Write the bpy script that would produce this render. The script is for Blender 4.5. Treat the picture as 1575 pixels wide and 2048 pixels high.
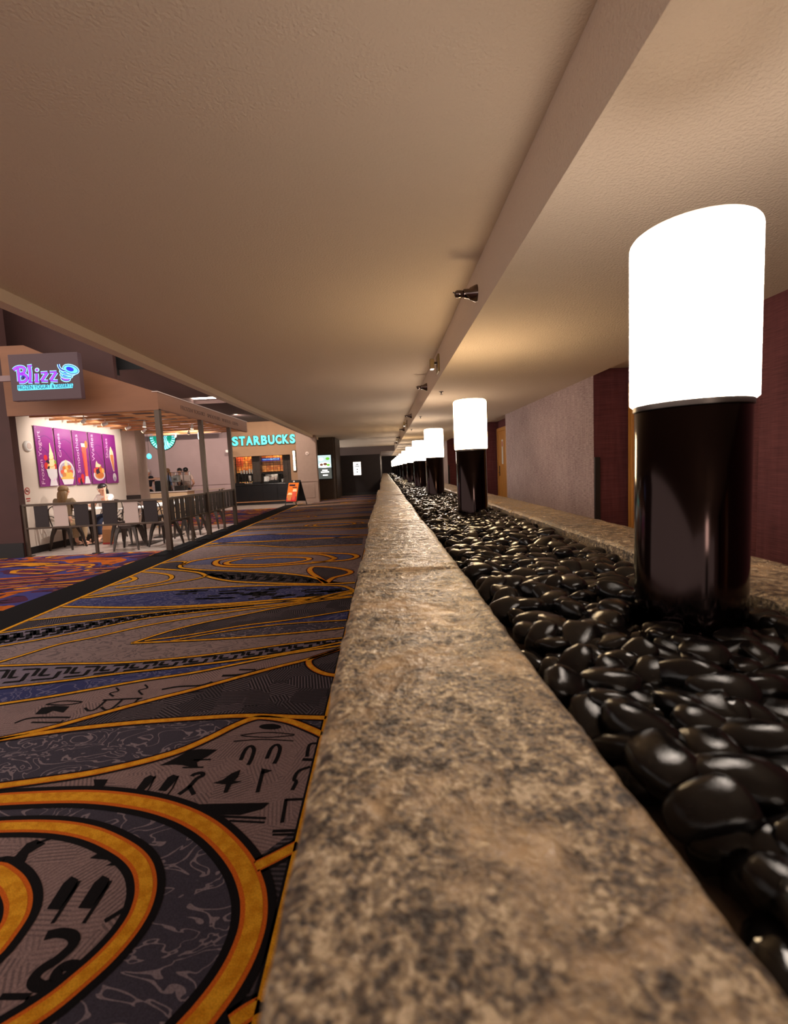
import bpy, bmesh, math, random
import numpy as np
from mathutils import Vector, Matrix, noise
from mathutils.geometry import tessellate_polygon

random.seed(7); rng = np.random.default_rng(7)
for o in list(bpy.data.objects): bpy.data.objects.remove(o, do_unlink=True)
S = bpy.context.scene
C = S.collection

# ------------------------------------------------------------------ camera
F, CX, CY, CAMZ = 943.0, 787.5, 1024.0, 1.28          # focal length and centre for a 1575x2048 frame
def _n(v): v = np.array(v, float); return v/np.linalg.norm(v)
ey = _n([767-CX, 937-CY, F]); _dn = _n([472, 10116, 943])
ez = _n(-(_dn-ey*np.dot(_dn, ey))); ex = np.cross(ey, ez)
cam_d = bpy.data.cameras.new('camera'); cam = bpy.data.objects.new('camera', cam_d); C.objects.link(cam)
cam_d.sensor_fit = 'VERTICAL'; cam_d.sensor_height = 36.0; cam_d.lens = F/2048*36
cam_d.clip_start = 0.02; cam_d.clip_end = 200
R = Matrix(((ex[0], -ex[1], -ex[2], 0), (ey[0], -ey[1], -ey[2], 0), (ez[0], -ez[1], -ez[2], CAMZ), (0, 0, 0, 1)))
cam.matrix_world = R
cam_d.dof.use_dof = True; cam_d.dof.focus_distance = 5.0; cam_d.dof.aperture_fstop = 2.6
S.camera = cam
# ------------------------------------------------------------------ world, exposure
w = bpy.data.worlds.new('world'); S.world = w; w.use_nodes = True
w.node_tree.nodes['Background'].inputs[0].default_value = (1.0, 0.89, 0.82, 1)
w.node_tree.nodes['Background'].inputs[1].default_value = 0.95
S.view_settings.view_transform = 'Standard'; S.view_settings.look = 'None'
S.view_settings.exposure = 0.65; S.view_settings.gamma = 1.0; S.view_settings.use_curve_mapping = False
LAMP_L = 13.0        # radiance of the lamp shades
SPOT_W = 50

def ray(u, v):
    d = np.array([u-CX, v-CY, F]); return np.array([ex@d, ey@d, ez@d])
def atz(u, v, z): r = ray(u, v); t = (z-CAMZ)/r[2]; return Vector((r[0]*t, r[1]*t, z))
def aty(u, v, y): r = ray(u, v); t = y/r[1]; return Vector((r[0]*t, y, CAMZ+r[2]*t))
def proj(p):
    d = np.array(p)-np.array([0, 0, CAMZ]); c = ex*d[0]+ey*d[1]+ez*d[2]
    return CX+F*c[0]/c[2], CY+F*c[1]/c[2], c[2]

# ------------------------------------------------------------------ materials
def lin(c):
    return tuple((x/255/12.92 if x/255 <= .04045 else ((x/255+.055)/1.055)**2.4) for x in c)
def mat(name, col, rough=.6, metal=0., emit=0., var=0., vscale=8., bump=0., bscale=60., spec=.5, stretch=None, trans=0., col2=None, alpha=1.):
    m = bpy.data.materials.new(name); m.use_nodes = True; nt = m.node_tree; b = nt.nodes['Principled BSDF']
    c = lin(col) + (1,)
    b.inputs['Base Color'].default_value = c; b.inputs['Roughness'].default_value = rough
    b.inputs['Metallic'].default_value = metal; b.inputs['Specular IOR Level'].default_value = spec
    b.inputs['Transmission Weight'].default_value = trans; b.inputs['Alpha'].default_value = alpha
    if emit:
        b.inputs['Emission Color'].default_value = c; b.inputs['Emission Strength'].default_value = emit
    tc = nt.nodes.new('ShaderNodeTexCoord'); mp = nt.nodes.new('ShaderNodeMapping')
    nt.links.new(tc.outputs['Object'], mp.inputs[0])
    if stretch: mp.inputs['Scale'].default_value = stretch
    if var or col2:
        n = nt.nodes.new('ShaderNodeTexNoise'); n.inputs['Scale'].default_value = vscale; n.inputs['Detail'].default_value = 6
        nt.links.new(mp.outputs[0], n.inputs['Vector'])
        rp = nt.nodes.new('ShaderNodeValToRGB'); rp.color_ramp.elements[0].position = .3; rp.color_ramp.elements[1].position = .7
        if col2: a, d = lin(col2), lin(col)
        else: a = tuple(x*(1-var) for x in c[:3]); d = tuple(min(1, x*(1+var)) for x in c[:3])
        rp.color_ramp.elements[0].color = a+(1,); rp.color_ramp.elements[1].color = d+(1,)
        nt.links.new(n.outputs[0], rp.inputs[0]); nt.links.new(rp.outputs[0], b.inputs['Base Color'])
    if bump:
        n2 = nt.nodes.new('ShaderNodeTexNoise'); n2.inputs['Scale'].default_value = bscale; n2.inputs['Detail'].default_value = 4
        nt.links.new(mp.outputs[0], n2.inputs['Vector'])
        bp = nt.nodes.new('ShaderNodeBump'); bp.inputs['Strength'].default_value = bump; bp.inputs['Distance'].default_value = .01
        nt.links.new(n2.outputs[0], bp.inputs['Height']); nt.links.new(bp.outputs[0], b.inputs['Normal'])
    return m
class N:                                            # small node-graph helper
    def __init__(s, name, rough=.9, spec=.2):
        s.m = bpy.data.materials.new(name); s.m.use_nodes = True; s.nt = s.m.node_tree; s.b = s.nt.nodes['Principled BSDF']
        s.b.inputs['Roughness'].default_value = rough; s.b.inputs['Specular IOR Level'].default_value = spec
        tc = s.nt.nodes.new('ShaderNodeTexCoord'); s.co = tc.outputs['Object']
    def node(s, t, **k):
        n = s.nt.nodes.new(t)
        for a, v in k.items():
            if a.startswith('i_'):
                key = a[2:]; key = int(key) if key.isdigit() else key.replace('_', ' ')
                if hasattr(v, 'is_linked'): s.nt.links.new(v, n.inputs[key])
                else: n.inputs[key].default_value = v
            else: setattr(n, a, v)
        return n
    def noise(s, scale, detail=4, vec=None, rough=.5, dist=0.):
        n = s.node('ShaderNodeTexNoise', i_Scale=scale, i_Detail=detail, i_Roughness=rough, i_Distortion=dist); s.nt.links.new(vec or s.co, n.inputs['Vector']); return n.outputs[0]
    def ramp(s, fac, stops, mode='LINEAR'):
        n = s.nt.nodes.new('ShaderNodeValToRGB'); n.color_ramp.interpolation = mode; e = n.color_ramp.elements
        while len(e) < len(stops): e.new(.5)
        for q, (p, c) in zip(e, stops): q.position = p; q.color = (tuple(c)+(1,))[:4] if not isinstance(c, (int, float)) else (c, c, c, 1)
        s.nt.links.new(fac, n.inputs[0]); return n.outputs[0]
    def mix(s, fac, a, b, mode='MIX'):
        n = s.nt.nodes.new('ShaderNodeMix'); n.data_type = 'RGBA'; n.blend_type = mode
        for v, i in ((fac, 0), (a, 6), (b, 7)):
            if hasattr(v, 'is_linked'): s.nt.links.new(v, n.inputs[i])
            else: n.inputs[i].default_value = v if i == 0 else (tuple(v)+(1,))[:4]
        return n.outputs[2]
    def math(s, op, a, b=0.):
        n = s.nt.nodes.new('ShaderNodeMath'); n.operation = op
        for v, i in ((a, 0), (b, 1)):
            if hasattr(v, 'is_linked'): s.nt.links.new(v, n.inputs[i])
            else: n.inputs[i].default_value = v
        return n.outputs[0]
    def mapping(s, scale=(1, 1, 1), rot=(0, 0, 0)):
        n = s.node('ShaderNodeMapping', i_Scale=scale, i_Rotation=rot); s.nt.links.new(s.co, n.inputs[0]); return n.outputs[0]
    def color(s, c): s.nt.links.new(c, s.b.inputs['Base Color'])
    def bump(s, h, strength=.5, dist=.01):
        n = s.node('ShaderNodeBump', i_Strength=strength, i_Distance=dist); s.nt.links.new(h, n.inputs['Height']); s.nt.links.new(n.outputs[0], s.b.inputs['Normal'])

def carpet_common(g, col):
    fine = g.noise(260, 3); k = g.ramp(fine, [(.3, .72), (.7, 1.25)])
    g.color(g.mix(1., col, k, 'MULTIPLY')); g.bump(fine, .35, .004)
    return g.m
def marble_carpet(name, base, line, scale=5., width=.035, lv=(.42, .55, .66)):
    g = N(name, .95, .1); v = g.mapping((1., 1.6, 1.))
    n = g.noise(scale, 2.5, v, .5, 1.2); acc = None
    for L in lv:
        d = g.math('ABSOLUTE', g.math('SUBTRACT', n, L)); q = g.math('LESS_THAN', d, width*.35)
        acc = q if acc is None else g.math('MAXIMUM', acc, q)
    return carpet_common(g, g.mix(acc, lin(base), lin(line)))
def hatch_carpet(name, base, line, scale=9., freq=55.):
    g = N(name, .95, .1)
    vo = g.node('ShaderNodeTexVoronoi', i_Scale=scale, distance='CHEBYCHEV'); g.nt.links.new(g.co, vo.inputs['Vector'])
    sep = g.node('ShaderNodeSeparateColor'); g.nt.links.new(vo.outputs['Color'], sep.inputs[0])
    sx = g.node('ShaderNodeSeparateXYZ'); g.nt.links.new(g.co, sx.inputs[0])
    a = g.math('MULTIPLY', sep.outputs[0], 3.14)
    t = g.math('ADD', g.math('MULTIPLY', sx.outputs[0], g.math('COSINE', a)), g.math('MULTIPLY', sx.outputs[1], g.math('SINE', a)))
    wv = g.math('SINE', g.math('MULTIPLY', t, freq*6.28/2)); q = g.math('GREATER_THAN', wv, .15)
    q2 = g.math('MULTIPLY', q, g.ramp(sep.outputs[1], [(0., .35), (1., 1.)]))
    return carpet_common(g, g.mix(q2, lin(base), lin(line)))

M = {}
M['ceil'] = mat('ceiling_paint', (215, 198, 178), .85, bump=.8, bscale=70, spec=.15)
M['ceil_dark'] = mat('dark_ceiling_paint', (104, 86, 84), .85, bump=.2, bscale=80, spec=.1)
M['bulk'] = mat('bulkhead_paint', (110, 97, 94), .8)
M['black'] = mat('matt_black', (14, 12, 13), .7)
M['maroon_paint'] = mat('maroon_paint', (72, 42, 38), .7, var=.1, vscale=3)
M['dark_wall'] = mat('dark_plum_wall', (34, 25, 29), .7, var=.2, vscale=5)
M['brown_wall'] = mat('dark_brown_wall', (66, 52, 42), .7, var=.12, vscale=6)
M['tan_wall'] = mat('tan_plaster', (150, 116, 88), .8, var=.05, vscale=4)
M['mauve_wall'] = mat('mauve_plaster', (152, 128, 116), .8, var=.04)
M['grey_wall'] = mat('grey_mauve_paint', (150, 126, 126), .8, var=.05, vscale=2)
M['white_wall'] = mat('white_plaster', (214, 198, 184), .8, var=.03, vscale=3)
M['skirting'] = mat('black_skirting', (22, 18, 18), .5)
M['fascia'] = mat('copper_brown_fascia', (140, 92, 62), .55, var=.08, vscale=2, stretch=(1, 1, 4))
M['fascia_text'] = mat('embossed_brown', (96, 58, 38), .5)
M['post'] = mat('bronze_steel', (92, 78, 68), .38, metal=.7)
M['wood'] = mat('honey_oak', (196, 138, 66), .45, var=.18, vscale=6, stretch=(8, 8, .6))
M['slat'] = mat('copper_slat', (196, 138, 92), .45, metal=.3)
M['chrome'] = mat('gunmetal_chrome', (110, 96, 92), .16, metal=1.)
M['steel'] = mat('brushed_steel', (168, 158, 150), .3, metal=1.)
M['plate'] = mat('olive_beige_metal', (140, 116, 72), .5, metal=.2)
M['white'] = mat('white_enamel', (226, 220, 214), .4)
M['pale_panel'] = mat('pale_panel', (206, 184, 174), .5)
M['dark_panel'] = mat('charcoal_panel', (48, 38, 38), .45, metal=.3)
M['gun'] = mat('dark_galvanised', (74, 66, 62), .35, metal=.85, var=.15, vscale=10)
M['bronze'] = mat('dark_bronze_pillar', (40, 31, 30), .12, metal=1., var=.08, vscale=3, stretch=(1, 1, .1))
M['kraft'] = mat('kraft_paper', (166, 112, 70), .8, var=.08)
M['red'] = mat('red_print', (176, 44, 40), .5)
M['glass'] = mat('clear_glass', (235, 238, 238), .03, trans=1.)
M['laminate'] = mat('beige_laminate', (206, 170, 134), .5)
M['black_gloss'] = mat('black_laminate', (16, 14, 16), .25)
M['skin'] = mat('skin', (214, 158, 130), .55)
M['hair_blonde'] = mat('dark_blonde_hair', (120, 88, 52), .5, var=.3, vscale=40)
M['hair_black'] = mat('black_hair', (26, 20, 18), .4)
M['hair_brown'] = mat('brown_hair', (110, 74, 40), .5, var=.2, vscale=40)
M['white_hair'] = mat('pale_grey_hair', (205, 190, 186), .6)
M['shirt_olive'] = mat('taupe_cloth', (122, 100, 76), .9, var=.1, vscale=20)
M['shirt_white'] = mat('white_cloth', (222, 210, 204), .9)
M['vest_dark'] = mat('dark_cloth', (30, 28, 36), .9)
M['blue_cloth'] = mat('light_blue_cloth', (140, 166, 214), .9)
M['pink_cloth'] = mat('pale_pink_cloth', (222, 190, 176), .9)
M['denim'] = mat('navy_denim', (46, 54, 80), .9, var=.1, vscale=30)
M['beige_cloth'] = mat('beige_trousers', (176, 146, 112), .9)
M['lip'] = mat('lip', (150, 66, 62), .5)
M['shoe'] = mat('tan_sandal', (150, 104, 80), .6)
# linen wall panel, grasscloth
def cloth_wall(name, a, b, sc, vv):
    g = N(name, .75, .25); n1 = g.noise(1., 5, g.mapping(sc)); n2 = g.noise(1., 4, g.mapping(vv)); n3 = g.noise(1.2, 3)
    f = g.math('ADD', g.math('MULTIPLY', n1, .55), g.math('ADD', g.math('MULTIPLY', n2, .25), g.math('MULTIPLY', n3, .2)))
    g.color(g.ramp(f, [(.36, lin(a)), (.64, lin(b))])); g.bump(n1, .3, .003); return g.m
M['linen'] = cloth_wall('grey_mauve_linen', (132, 110, 112), (190, 170, 168), (4, 10, 130), (60, 60, 3))
M['grass'] = cloth_wall('maroon_grasscloth', (76, 38, 42), (112, 62, 66), (3, 5, 150), (20, 20, 2))
# stone
def stone_mat():
    g = N('weathered_sandstone', .5, .5)
    big = g.noise(2.2, 6, None, .62, .8); mid = g.math('ADD', g.math('MULTIPLY', g.noise(88, 4, None, .6, .3), .55), g.math('MULTIPLY', g.noise(24, 5, None, .6, .3), .45)); fine = g.noise(150, 3); patch = g.noise(8, 6, None, .65, .4)
    rough_c = g.ramp(mid, [(.40, lin((54, 45, 40))), (.47, lin((104, 88, 72))), (.53, lin((166, 144, 114))), (.60, lin((220, 198, 164)))])
    smooth = g.ramp(patch, [(.3, lin((150, 124, 94))), (.5, lin((182, 152, 116))), (.72, lin((204, 176, 138)))])
    sel = g.ramp(g.math('ADD', g.math('MULTIPLY', big, .6), g.math('MULTIPLY', patch, .4)), [(.52, 0.), (.6, 1.)])
    col = g.mix(sel, rough_c, smooth)
    stain = g.ramp(g.noise(1.3, 5, None, .6, .5), [(.58, 0.), (.72, .55)])
    g.color(g.mix(stain, col, lin((104, 98, 86))))
    h = g.math('ADD', mid, g.math('MULTIPLY', fine, .3))
    g.bump(g.math('MULTIPLY', h, g.ramp(sel, [(0., 1.), (1., .3)])), 1., .014)
    g.nt.links.new(g.ramp(mid, [(.42, .42), (.6, .12)]), g.b.inputs['Roughness'])
    return g.m
M['stone'] = stone_mat()
M['bed'] = mat('grey_mortar_bed', (96, 84, 72), .8, var=.2, vscale=12, bump=.4)
def pebble_mat():
    g = N('polished_black_pebble', .2, .3)
    n = g.noise(14, 4); info = g.node('ShaderNodeObjectInfo')
    g.color(g.mix(g.ramp(n, [(.35, 0.), (.7, 1.)]), lin((9, 8, 8)), lin((26, 23, 22))))
    g.nt.links.new(g.ramp(n, [(.3, .06), (.7, .17)]), g.b.inputs['Roughness']); g.bump(g.noise(30, 3), .12, .004)
    return g.m
M['pebble'] = pebble_mat()
# carpets
M['c_base'] = marble_carpet('carpet_mauve_marbled', (128, 108, 106), (100, 86, 86), 4.2, .05)
M['c_slate'] = marble_carpet('carpet_slate_marbled', (62, 57, 68), (122, 108, 114), 4.6, .032)
M['c_blue'] = marble_carpet('carpet_blue_marbled', (50, 52, 92), (92, 88, 118), 4.5, .05)
M['c_steel'] = marble_carpet('carpet_steel_blue', (92, 90, 116), (70, 70, 96), 3., .04)
M['c_mauve'] = hatch_carpet('carpet_mauve_hatched', (134, 110, 108), (98, 82, 82), 8., 130)
M['c_dark'] = hatch_carpet('carpet_dark_hatched', (38, 34, 38), (98, 86, 92), 7., 110)
M['c_key'] = marble_carpet('carpet_lilac_plain', (112, 100, 112), (100, 90, 104), 4., .03)
M['c_black'] = carpet_common(*(lambda g: (g, g.mix(0., lin((18, 15, 17)), (0, 0, 0))))(N('carpet_black', .95, .1)))
M['c_orange'] = carpet_common(*(lambda g: (g, g.mix(0., lin((196, 92, 26)), (0, 0, 0))))(N('carpet_orange', .95, .1)))
def gold():
    g = N('carpet_gold', .95, .1); return carpet_common(g, g.mix(g.ramp(g.noise(26, 3), [(.4, 0.), (.6, 1.)]), lin((196, 128, 22)), lin((216, 152, 36))))
M['c_gold'] = gold()
def lobby():
    g = N('carpet_lobby_swirl', .95, .1); v = g.mapping((.6, 1.1, 1))
    n = g.noise(.95, 1.2, v, .4, 1.6)
    c = g.ramp(n, [(0., lin((40, 36, 84))), (.34, lin((80, 36, 54))), (.40, lin((170, 84, 20))), (.455, lin((60, 56, 110))), (.50, lin((72, 34, 58))), (.545, lin((190, 122, 26))), (.59, lin((92, 38, 56))), (.65, lin((46, 46, 92)))], 'CONSTANT')
    n2 = g.noise(6, 2, g.mapping((.6, 3, 1)), .5, 1.); c = g.mix(g.ramp(n2, [(.60, 0.), (.62, 1.)]), c, lin((22, 16, 24)))
    return carpet_common(g, c)
M['c_lobby'] = lobby()
def tile():
    g = N('polished_grey_tile', .25, .5); b = g.node('ShaderNodeTexBrick', i_Scale=1.6, i_Mortar_Size=.004, offset=.0)
    b.inputs['Color1'].default_value = lin((176, 160, 150))+(1,); b.inputs['Color2'].default_value = lin((164, 148, 140))+(1,); b.inputs['Mortar'].default_value = lin((120, 106, 100))+(1,)
    g.nt.links.new(g.co, b.inputs['Vector']); g.color(b.outputs[0]); return g.m
M['tile'] = tile()
def emis(name, col, s): return mat(name, col, .5, emit=s)
E_ = {k: emis('lit_'+k, c, s) for k, c, s in [('cyan', (70, 226, 222), .75), ('glow', (150, 226, 250), .65), ('purple', (150, 60, 214), .6), ('navy', (30, 40, 150), .5),
     ('blue', (24, 24, 210), .65), ('teal', (0, 150, 120), .5), ('white', (250, 246, 240), 1.6), ('warm', (255, 214, 160), 5.), ('aqua', (90, 206, 236), .6), ('screen', (186, 206, 196), .5)]}

# ------------------------------------------------------------------ mesh helpers
class MB:
    def __init__(s): s.v = []; s.f = []; s.m = []
    def add(s, vs, fs, mi=0):
        n = len(s.v); s.v += [tuple(x) for x in vs]; s.f += [tuple(i+n for i in f) for f in fs]; s.m += [mi]*len(fs); return s
    def box(s, a, b, mi=0):
        x0, y0, z0 = a; x1, y1, z1 = b
        return s.add([(x0, y0, z0), (x1, y0, z0), (x1, y1, z0), (x0, y1, z0), (x0, y0, z1), (x1, y0, z1), (x1, y1, z1), (x0, y1, z1)],
                     [(0, 3, 2, 1), (4, 5, 6, 7), (0, 1, 5, 4), (1, 2, 6, 5), (2, 3, 7, 6), (3, 0, 4, 7)], mi)
    def bbox(s, a, b, r=.006, mi=0):                 # chamfered box
        bm = bmesh.new(); c = [(a[i]+b[i])/2 for i in range(3)]; d = [abs(b[i]-a[i]) for i in range(3)]
        bmesh.ops.create_cube(bm, size=1, matrix=Matrix.Translation(c) @ Matrix.Diagonal((d[0], d[1], d[2], 1)))
        bmesh.ops.bevel(bm, geom=bm.edges[:], offset=min(r, min(d)*.45), segments=2, affect='EDGES', profile=.5)
        s.add([v.co[:] for v in bm.verts], [[v.index for v in f.verts] for f in bm.faces], mi); bm.free(); return s
    def tube(s, pts, r, n=10, mi=0, caps=True):
        pts = [Vector(p) for p in pts]; k = len(pts); rs = r if isinstance(r, (list, tuple)) else [r]*k; vs = []; up = None
        for i, p in enumerate(pts):
            t = (pts[min(i+1, k-1)]-pts[max(i-1, 0)]).normalized()
            if up is None: up = t.orthogonal().normalized()
            up = (up-t*up.dot(t)).normalized(); b = t.cross(up)
            vs += [p+(up*math.cos(2*math.pi*j/n)+b*math.sin(2*math.pi*j/n))*rs[i] for j in range(n)]
        fs = [(i*n+j, i*n+(j+1) % n, (i+1)*n+(j+1) % n, (i+1)*n+j) for i in range(k-1) for j in range(n)]
        if caps: fs += [tuple(range(n))[::-1], tuple((k-1)*n+j for j in range(n))]
        return s.add(vs, fs, mi)
    def lathe(s, prof, c=(0, 0, 0), n=32, axis='z', mi=0):
        vs = []
        for (r, h) in prof:
            for j in range(n):
                a = 2*math.pi*j/n; x, y = r*math.cos(a), r*math.sin(a)
                q = {'z': (x, y, h), 'x': (h, x, y), 'y': (y, h, x)}[axis]; vs.append((q[0]+c[0], q[1]+c[1], q[2]+c[2]))
        k = len(prof); fs = [(i*n+j, i*n+(j+1) % n, (i+1)*n+(j+1) % n, (i+1)*n+j) for i in range(k-1) for j in range(n)]
        if prof[0][0] > 1e-5: fs.append(tuple(range(n))[::-1])
        if prof[-1][0] > 1e-5: fs.append(tuple((k-1)*n+j for j in range(n)))
        return s.add(vs, fs, mi)
    def ball(s, c, r, n=12, mi=0):
        r = r if isinstance(r, (tuple, list)) else (r, r, r); vs = []; fs = []; k = n//2+1
        for i in range(k):
            t = math.pi*i/(k-1)
            for j in range(n):
                p = 2*math.pi*j/n; vs.append((c[0]+r[0]*math.sin(t)*math.cos(p), c[1]+r[1]*math.sin(t)*math.sin(p), c[2]-r[2]*math.cos(t)))
        fs = [(i*n+j, i*n+(j+1) % n, (i+1)*n+(j+1) % n, (i+1)*n+j) for i in range(k-1) for j in range(n)]
        return s.add(vs, fs, mi)
    def poly(s, pts, mi=0):                          # flat polygon, triangulated
        pts = [Vector(p) for p in pts]; return s.add(pts, [tuple(t) for t in tessellate_polygon([pts])], mi)
    def prism(s, pts, d, mi=0):                      # polygon extruded by vector d
        pts = [Vector(p) for p in pts]; d = Vector(d); n = len(pts); tr = [tuple(t) for t in tessellate_polygon([pts])]
        return s.add(pts+[p+d for p in pts], tr+[tuple(i+n for i in t[::-1]) for t in tr]+[(i, (i+1) % n, (i+1) % n+n, i+n) for i in range(n)], mi)
    def ribbon(s, pts, wd, nrm=(0, 0, 1), mi=0, off=0., closed=False):
        pts = [Vector(p) for p in pts]; nrm = Vector(nrm); k = len(pts); vs = []
        for i, p in enumerate(pts):
            a = pts[(i-1) % k] if closed or i > 0 else p; b = pts[(i+1) % k] if closed or i < k-1 else p
            t = (b-a).normalized(); q = nrm.cross(t).normalized(); ww = wd[i] if isinstance(wd, list) else wd
            vs += [p+q*ww/2+nrm*off, p-q*ww/2+nrm*off]
        fs = [(2*i, 2*i+1, 2*i+3, 2*i+2) for i in range(k-1)]
        if closed: fs.append((2*k-2, 2*k-1, 1, 0))
        return s.add(vs, fs, mi)
    def build(s, name, mats, parent=None, origin=(0, 0, 0), smooth=False):
        me = bpy.data.meshes.new(name); o = Vector(origin)
        me.from_pydata([Vector(v)-o for v in s.v], [], s.f)
        for m_ in (mats if isinstance(mats, (list, tuple)) else [mats]): me.materials.append(m_)
        if len(me.materials) > 1: me.polygons.foreach_set('material_index', s.m)
        bm = bmesh.new(); bm.from_mesh(me); bmesh.ops.recalc_face_normals(bm, faces=bm.faces[:]); bm.to_mesh(me); bm.free()
        if smooth:
            me.polygons.foreach_set('use_smooth', [True]*len(me.polygons)); me.set_sharp_from_angle(angle=math.radians(40))
        ob = bpy.data.objects.new(name, me); C.objects.link(ob)
        if parent is not None: ob.parent = parent
        else: ob.location = o
        return ob
def tag(o, label=None, cat=None, group=None, kind=None):
    for k, v in (('label', label), ('category', cat), ('group', group), ('kind', kind)):
        if v: o[k] = v
    return o
def thing(name, label, cat, loc=(0, 0, 0), rz=0., group=None):
    o = bpy.data.objects.new(name, None); C.objects.link(o); o.location = loc; o.rotation_euler = (0, 0, rz); o.empty_display_size = .1
    return tag(o, label, cat, group)
def dup(root, loc, rz, label, group=None):
    def cp(o, par):
        c = o.copy(); C.objects.link(c); c.parent = par
        for ch in list(o.children): cp(ch, c)
        return c
    r = cp(root, None); r.location = loc; r.rotation_euler = (0, 0, rz); r['label'] = label
    if group: r['group'] = group
    return r
def struct(name, mb, m, label, cat='wall', smooth=False, parent=None):
    o = mb.build(name, m, parent, smooth=smooth); o['kind'] = 'structure'
    if parent is None: tag(o, label, cat)
    return o
def text_part(name, s, m, origin, xd, yd, size=None, width=None, height=None, ext=.004, bold=0., parent=None, porigin=(0, 0, 0), align='LEFT'):
    cu = bpy.data.curves.new(name, 'FONT'); cu.body = s; cu.size = size or 1.; cu.extrude = 0.; cu.offset = bold; cu.resolution_u = 4
    to = bpy.data.objects.new('t', cu); C.objects.link(to); bpy.context.view_layer.update()
    me = to.evaluated_get(bpy.context.evaluated_depsgraph_get()).to_mesh()
    vs = np.array([v.co[:] for v in me.vertices]); fs = [tuple(p.vertices) for p in me.polygons]
    to.to_mesh_clear(); bpy.data.objects.remove(to); bpy.data.curves.remove(cu)
    mn, mx = vs.min(0), vs.max(0); sx = sy = 1.
    if width: sx = sy = width/(mx[0]-mn[0])
    if height: sy = height/(mx[1]-mn[1])
    vs[:, 0] = (vs[:, 0]-mn[0])*sx; vs[:, 1] = (vs[:, 1]-mn[1])*sy
    o = Vector(origin)-Vector(porigin); xd = Vector(xd); yd = Vector(yd); nd = xd.cross(yd); W = vs[:, 0].max()
    if align == 'CENTER': o = o-xd*W/2
    n = len(vs); P = [o+xd*x+yd*y for x, y, _ in vs]; 
    allv = [p+nd*ext for p in P]+P; ed = {}
    for f in fs:
        for a, b in zip(f, f[1:]+f[:1]): ed[(a, b)] = 1
    side = [(a, b, b+n, a+n)[::-1] for (a, b) in ed if (b, a) not in ed]
    mb = MB(); mb.add(allv, fs+side)
    return mb.build(name, m, parent) if parent is not None else mb.build(name, m)
def catmull(P, k=6):
    P = [Vector(p) for p in P]; out = []
    for i in range(len(P)-1):
        p0, p1, p2, p3 = P[max(i-1, 0)], P[i], P[i+1], P[min(i+2, len(P)-1)]
        for j in range(k):
            t = j/k; out.append(.5*((2*p1)+(-p0+p2)*t+(2*p0-5*p1+4*p2-p3)*t*t+(-p0+3*p1-3*p2+p3)*t**3))
    return out+[P[-1]]

# ================================================================== THE SETTING
YB, YE = -7.0, 46.0                                   # corridor runs along +Y, starts behind the camera
bx = lambda a, b: MB().box(a, b)
floor = struct('floor', bx((-3.45, YB, -.1), (3.9, YE, 0)), M['c_base'], 'patterned mauve and gold carpet of the long corridor', 'floor')
floor_band = struct('floor_border', bx((-4.0, YB, -.1), (-3.45, 24, .001)), M['c_black'], 'plain black carpet strip along the left of the corridor', 'floor')
struct('floor_lobby', MB().box((-14, YB, -.1), (-4.0, 8.46, 0)).box((-6.2, 12.6, -.1), (-4.0, 17.6, 0)), M['c_lobby'], 'orange purple and navy swirl carpet in front of dessert shop', 'floor')
struct('floor_shop', MB().box((-14, 8.46, -.1), (-4.0, 12.6, .002)).box((-14, 12.6, -.1), (-6.2, 24, .002)).box((-6.2, 17.6, -.1), (-4.0, 22, .002)).box((-3.999, 18.9, .001), (-3.0, 20.2, .004)), M['tile'], 'pale polished tile floor of the shops', 'floor')
struct('ceiling', bx((-2.88, YB, 2.8), (.786, 32, 3.0)), M['ceil'], 'tan textured ceiling over the carpeted corridor', 'ceiling')
struct('ceiling_right', bx((.786, YB, 2.43), (2.97, YE, 3.0)), M['ceil'], 'lower tan ceiling over the pebble planter', 'ceiling')
struct('trim_1', bx((-3.0, YB, 2.70), (-2.88, 32, 3.0)), M['ceil'], 'tan downstand strip at left edge of corridor ceiling', 'trim')
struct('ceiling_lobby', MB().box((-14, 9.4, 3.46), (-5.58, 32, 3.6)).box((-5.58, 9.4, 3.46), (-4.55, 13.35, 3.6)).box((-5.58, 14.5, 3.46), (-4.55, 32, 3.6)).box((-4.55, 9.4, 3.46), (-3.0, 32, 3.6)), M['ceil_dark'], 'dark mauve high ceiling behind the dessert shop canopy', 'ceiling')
# light cove in the high ceiling
struct('trim_2', MB().box((-5.62, 13.31, 3.6), (-5.58, 14.54, 3.85)).box((-4.55, 13.31, 3.6), (-4.51, 14.54, 3.85)).box((-5.58, 13.31, 3.6), (-4.55, 13.35, 3.85)).box((-5.58, 14.5, 3.6), (-4.55, 14.54, 3.85)).box((-5.62, 13.31, 3.85), (-4.51, 14.54, 3.88)), M['white_wall'], 'white sides of recessed light cove in the high ceiling', 'trim')
cv = thing('cove_light', 'long glowing tube in ceiling cove above the canopy', 'light', (-5.07, 14.40, 3.62))
MB().tube([(-.48, 0, 0), (.48, 0, 0)], .03, 12).build('tube', emis('cove_tube', (255, 236, 220), 14), cv, smooth=True)
MB().box((-.5, .03, -.03), (.5, .07, .06)).build('housing', M['white'], cv)
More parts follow.
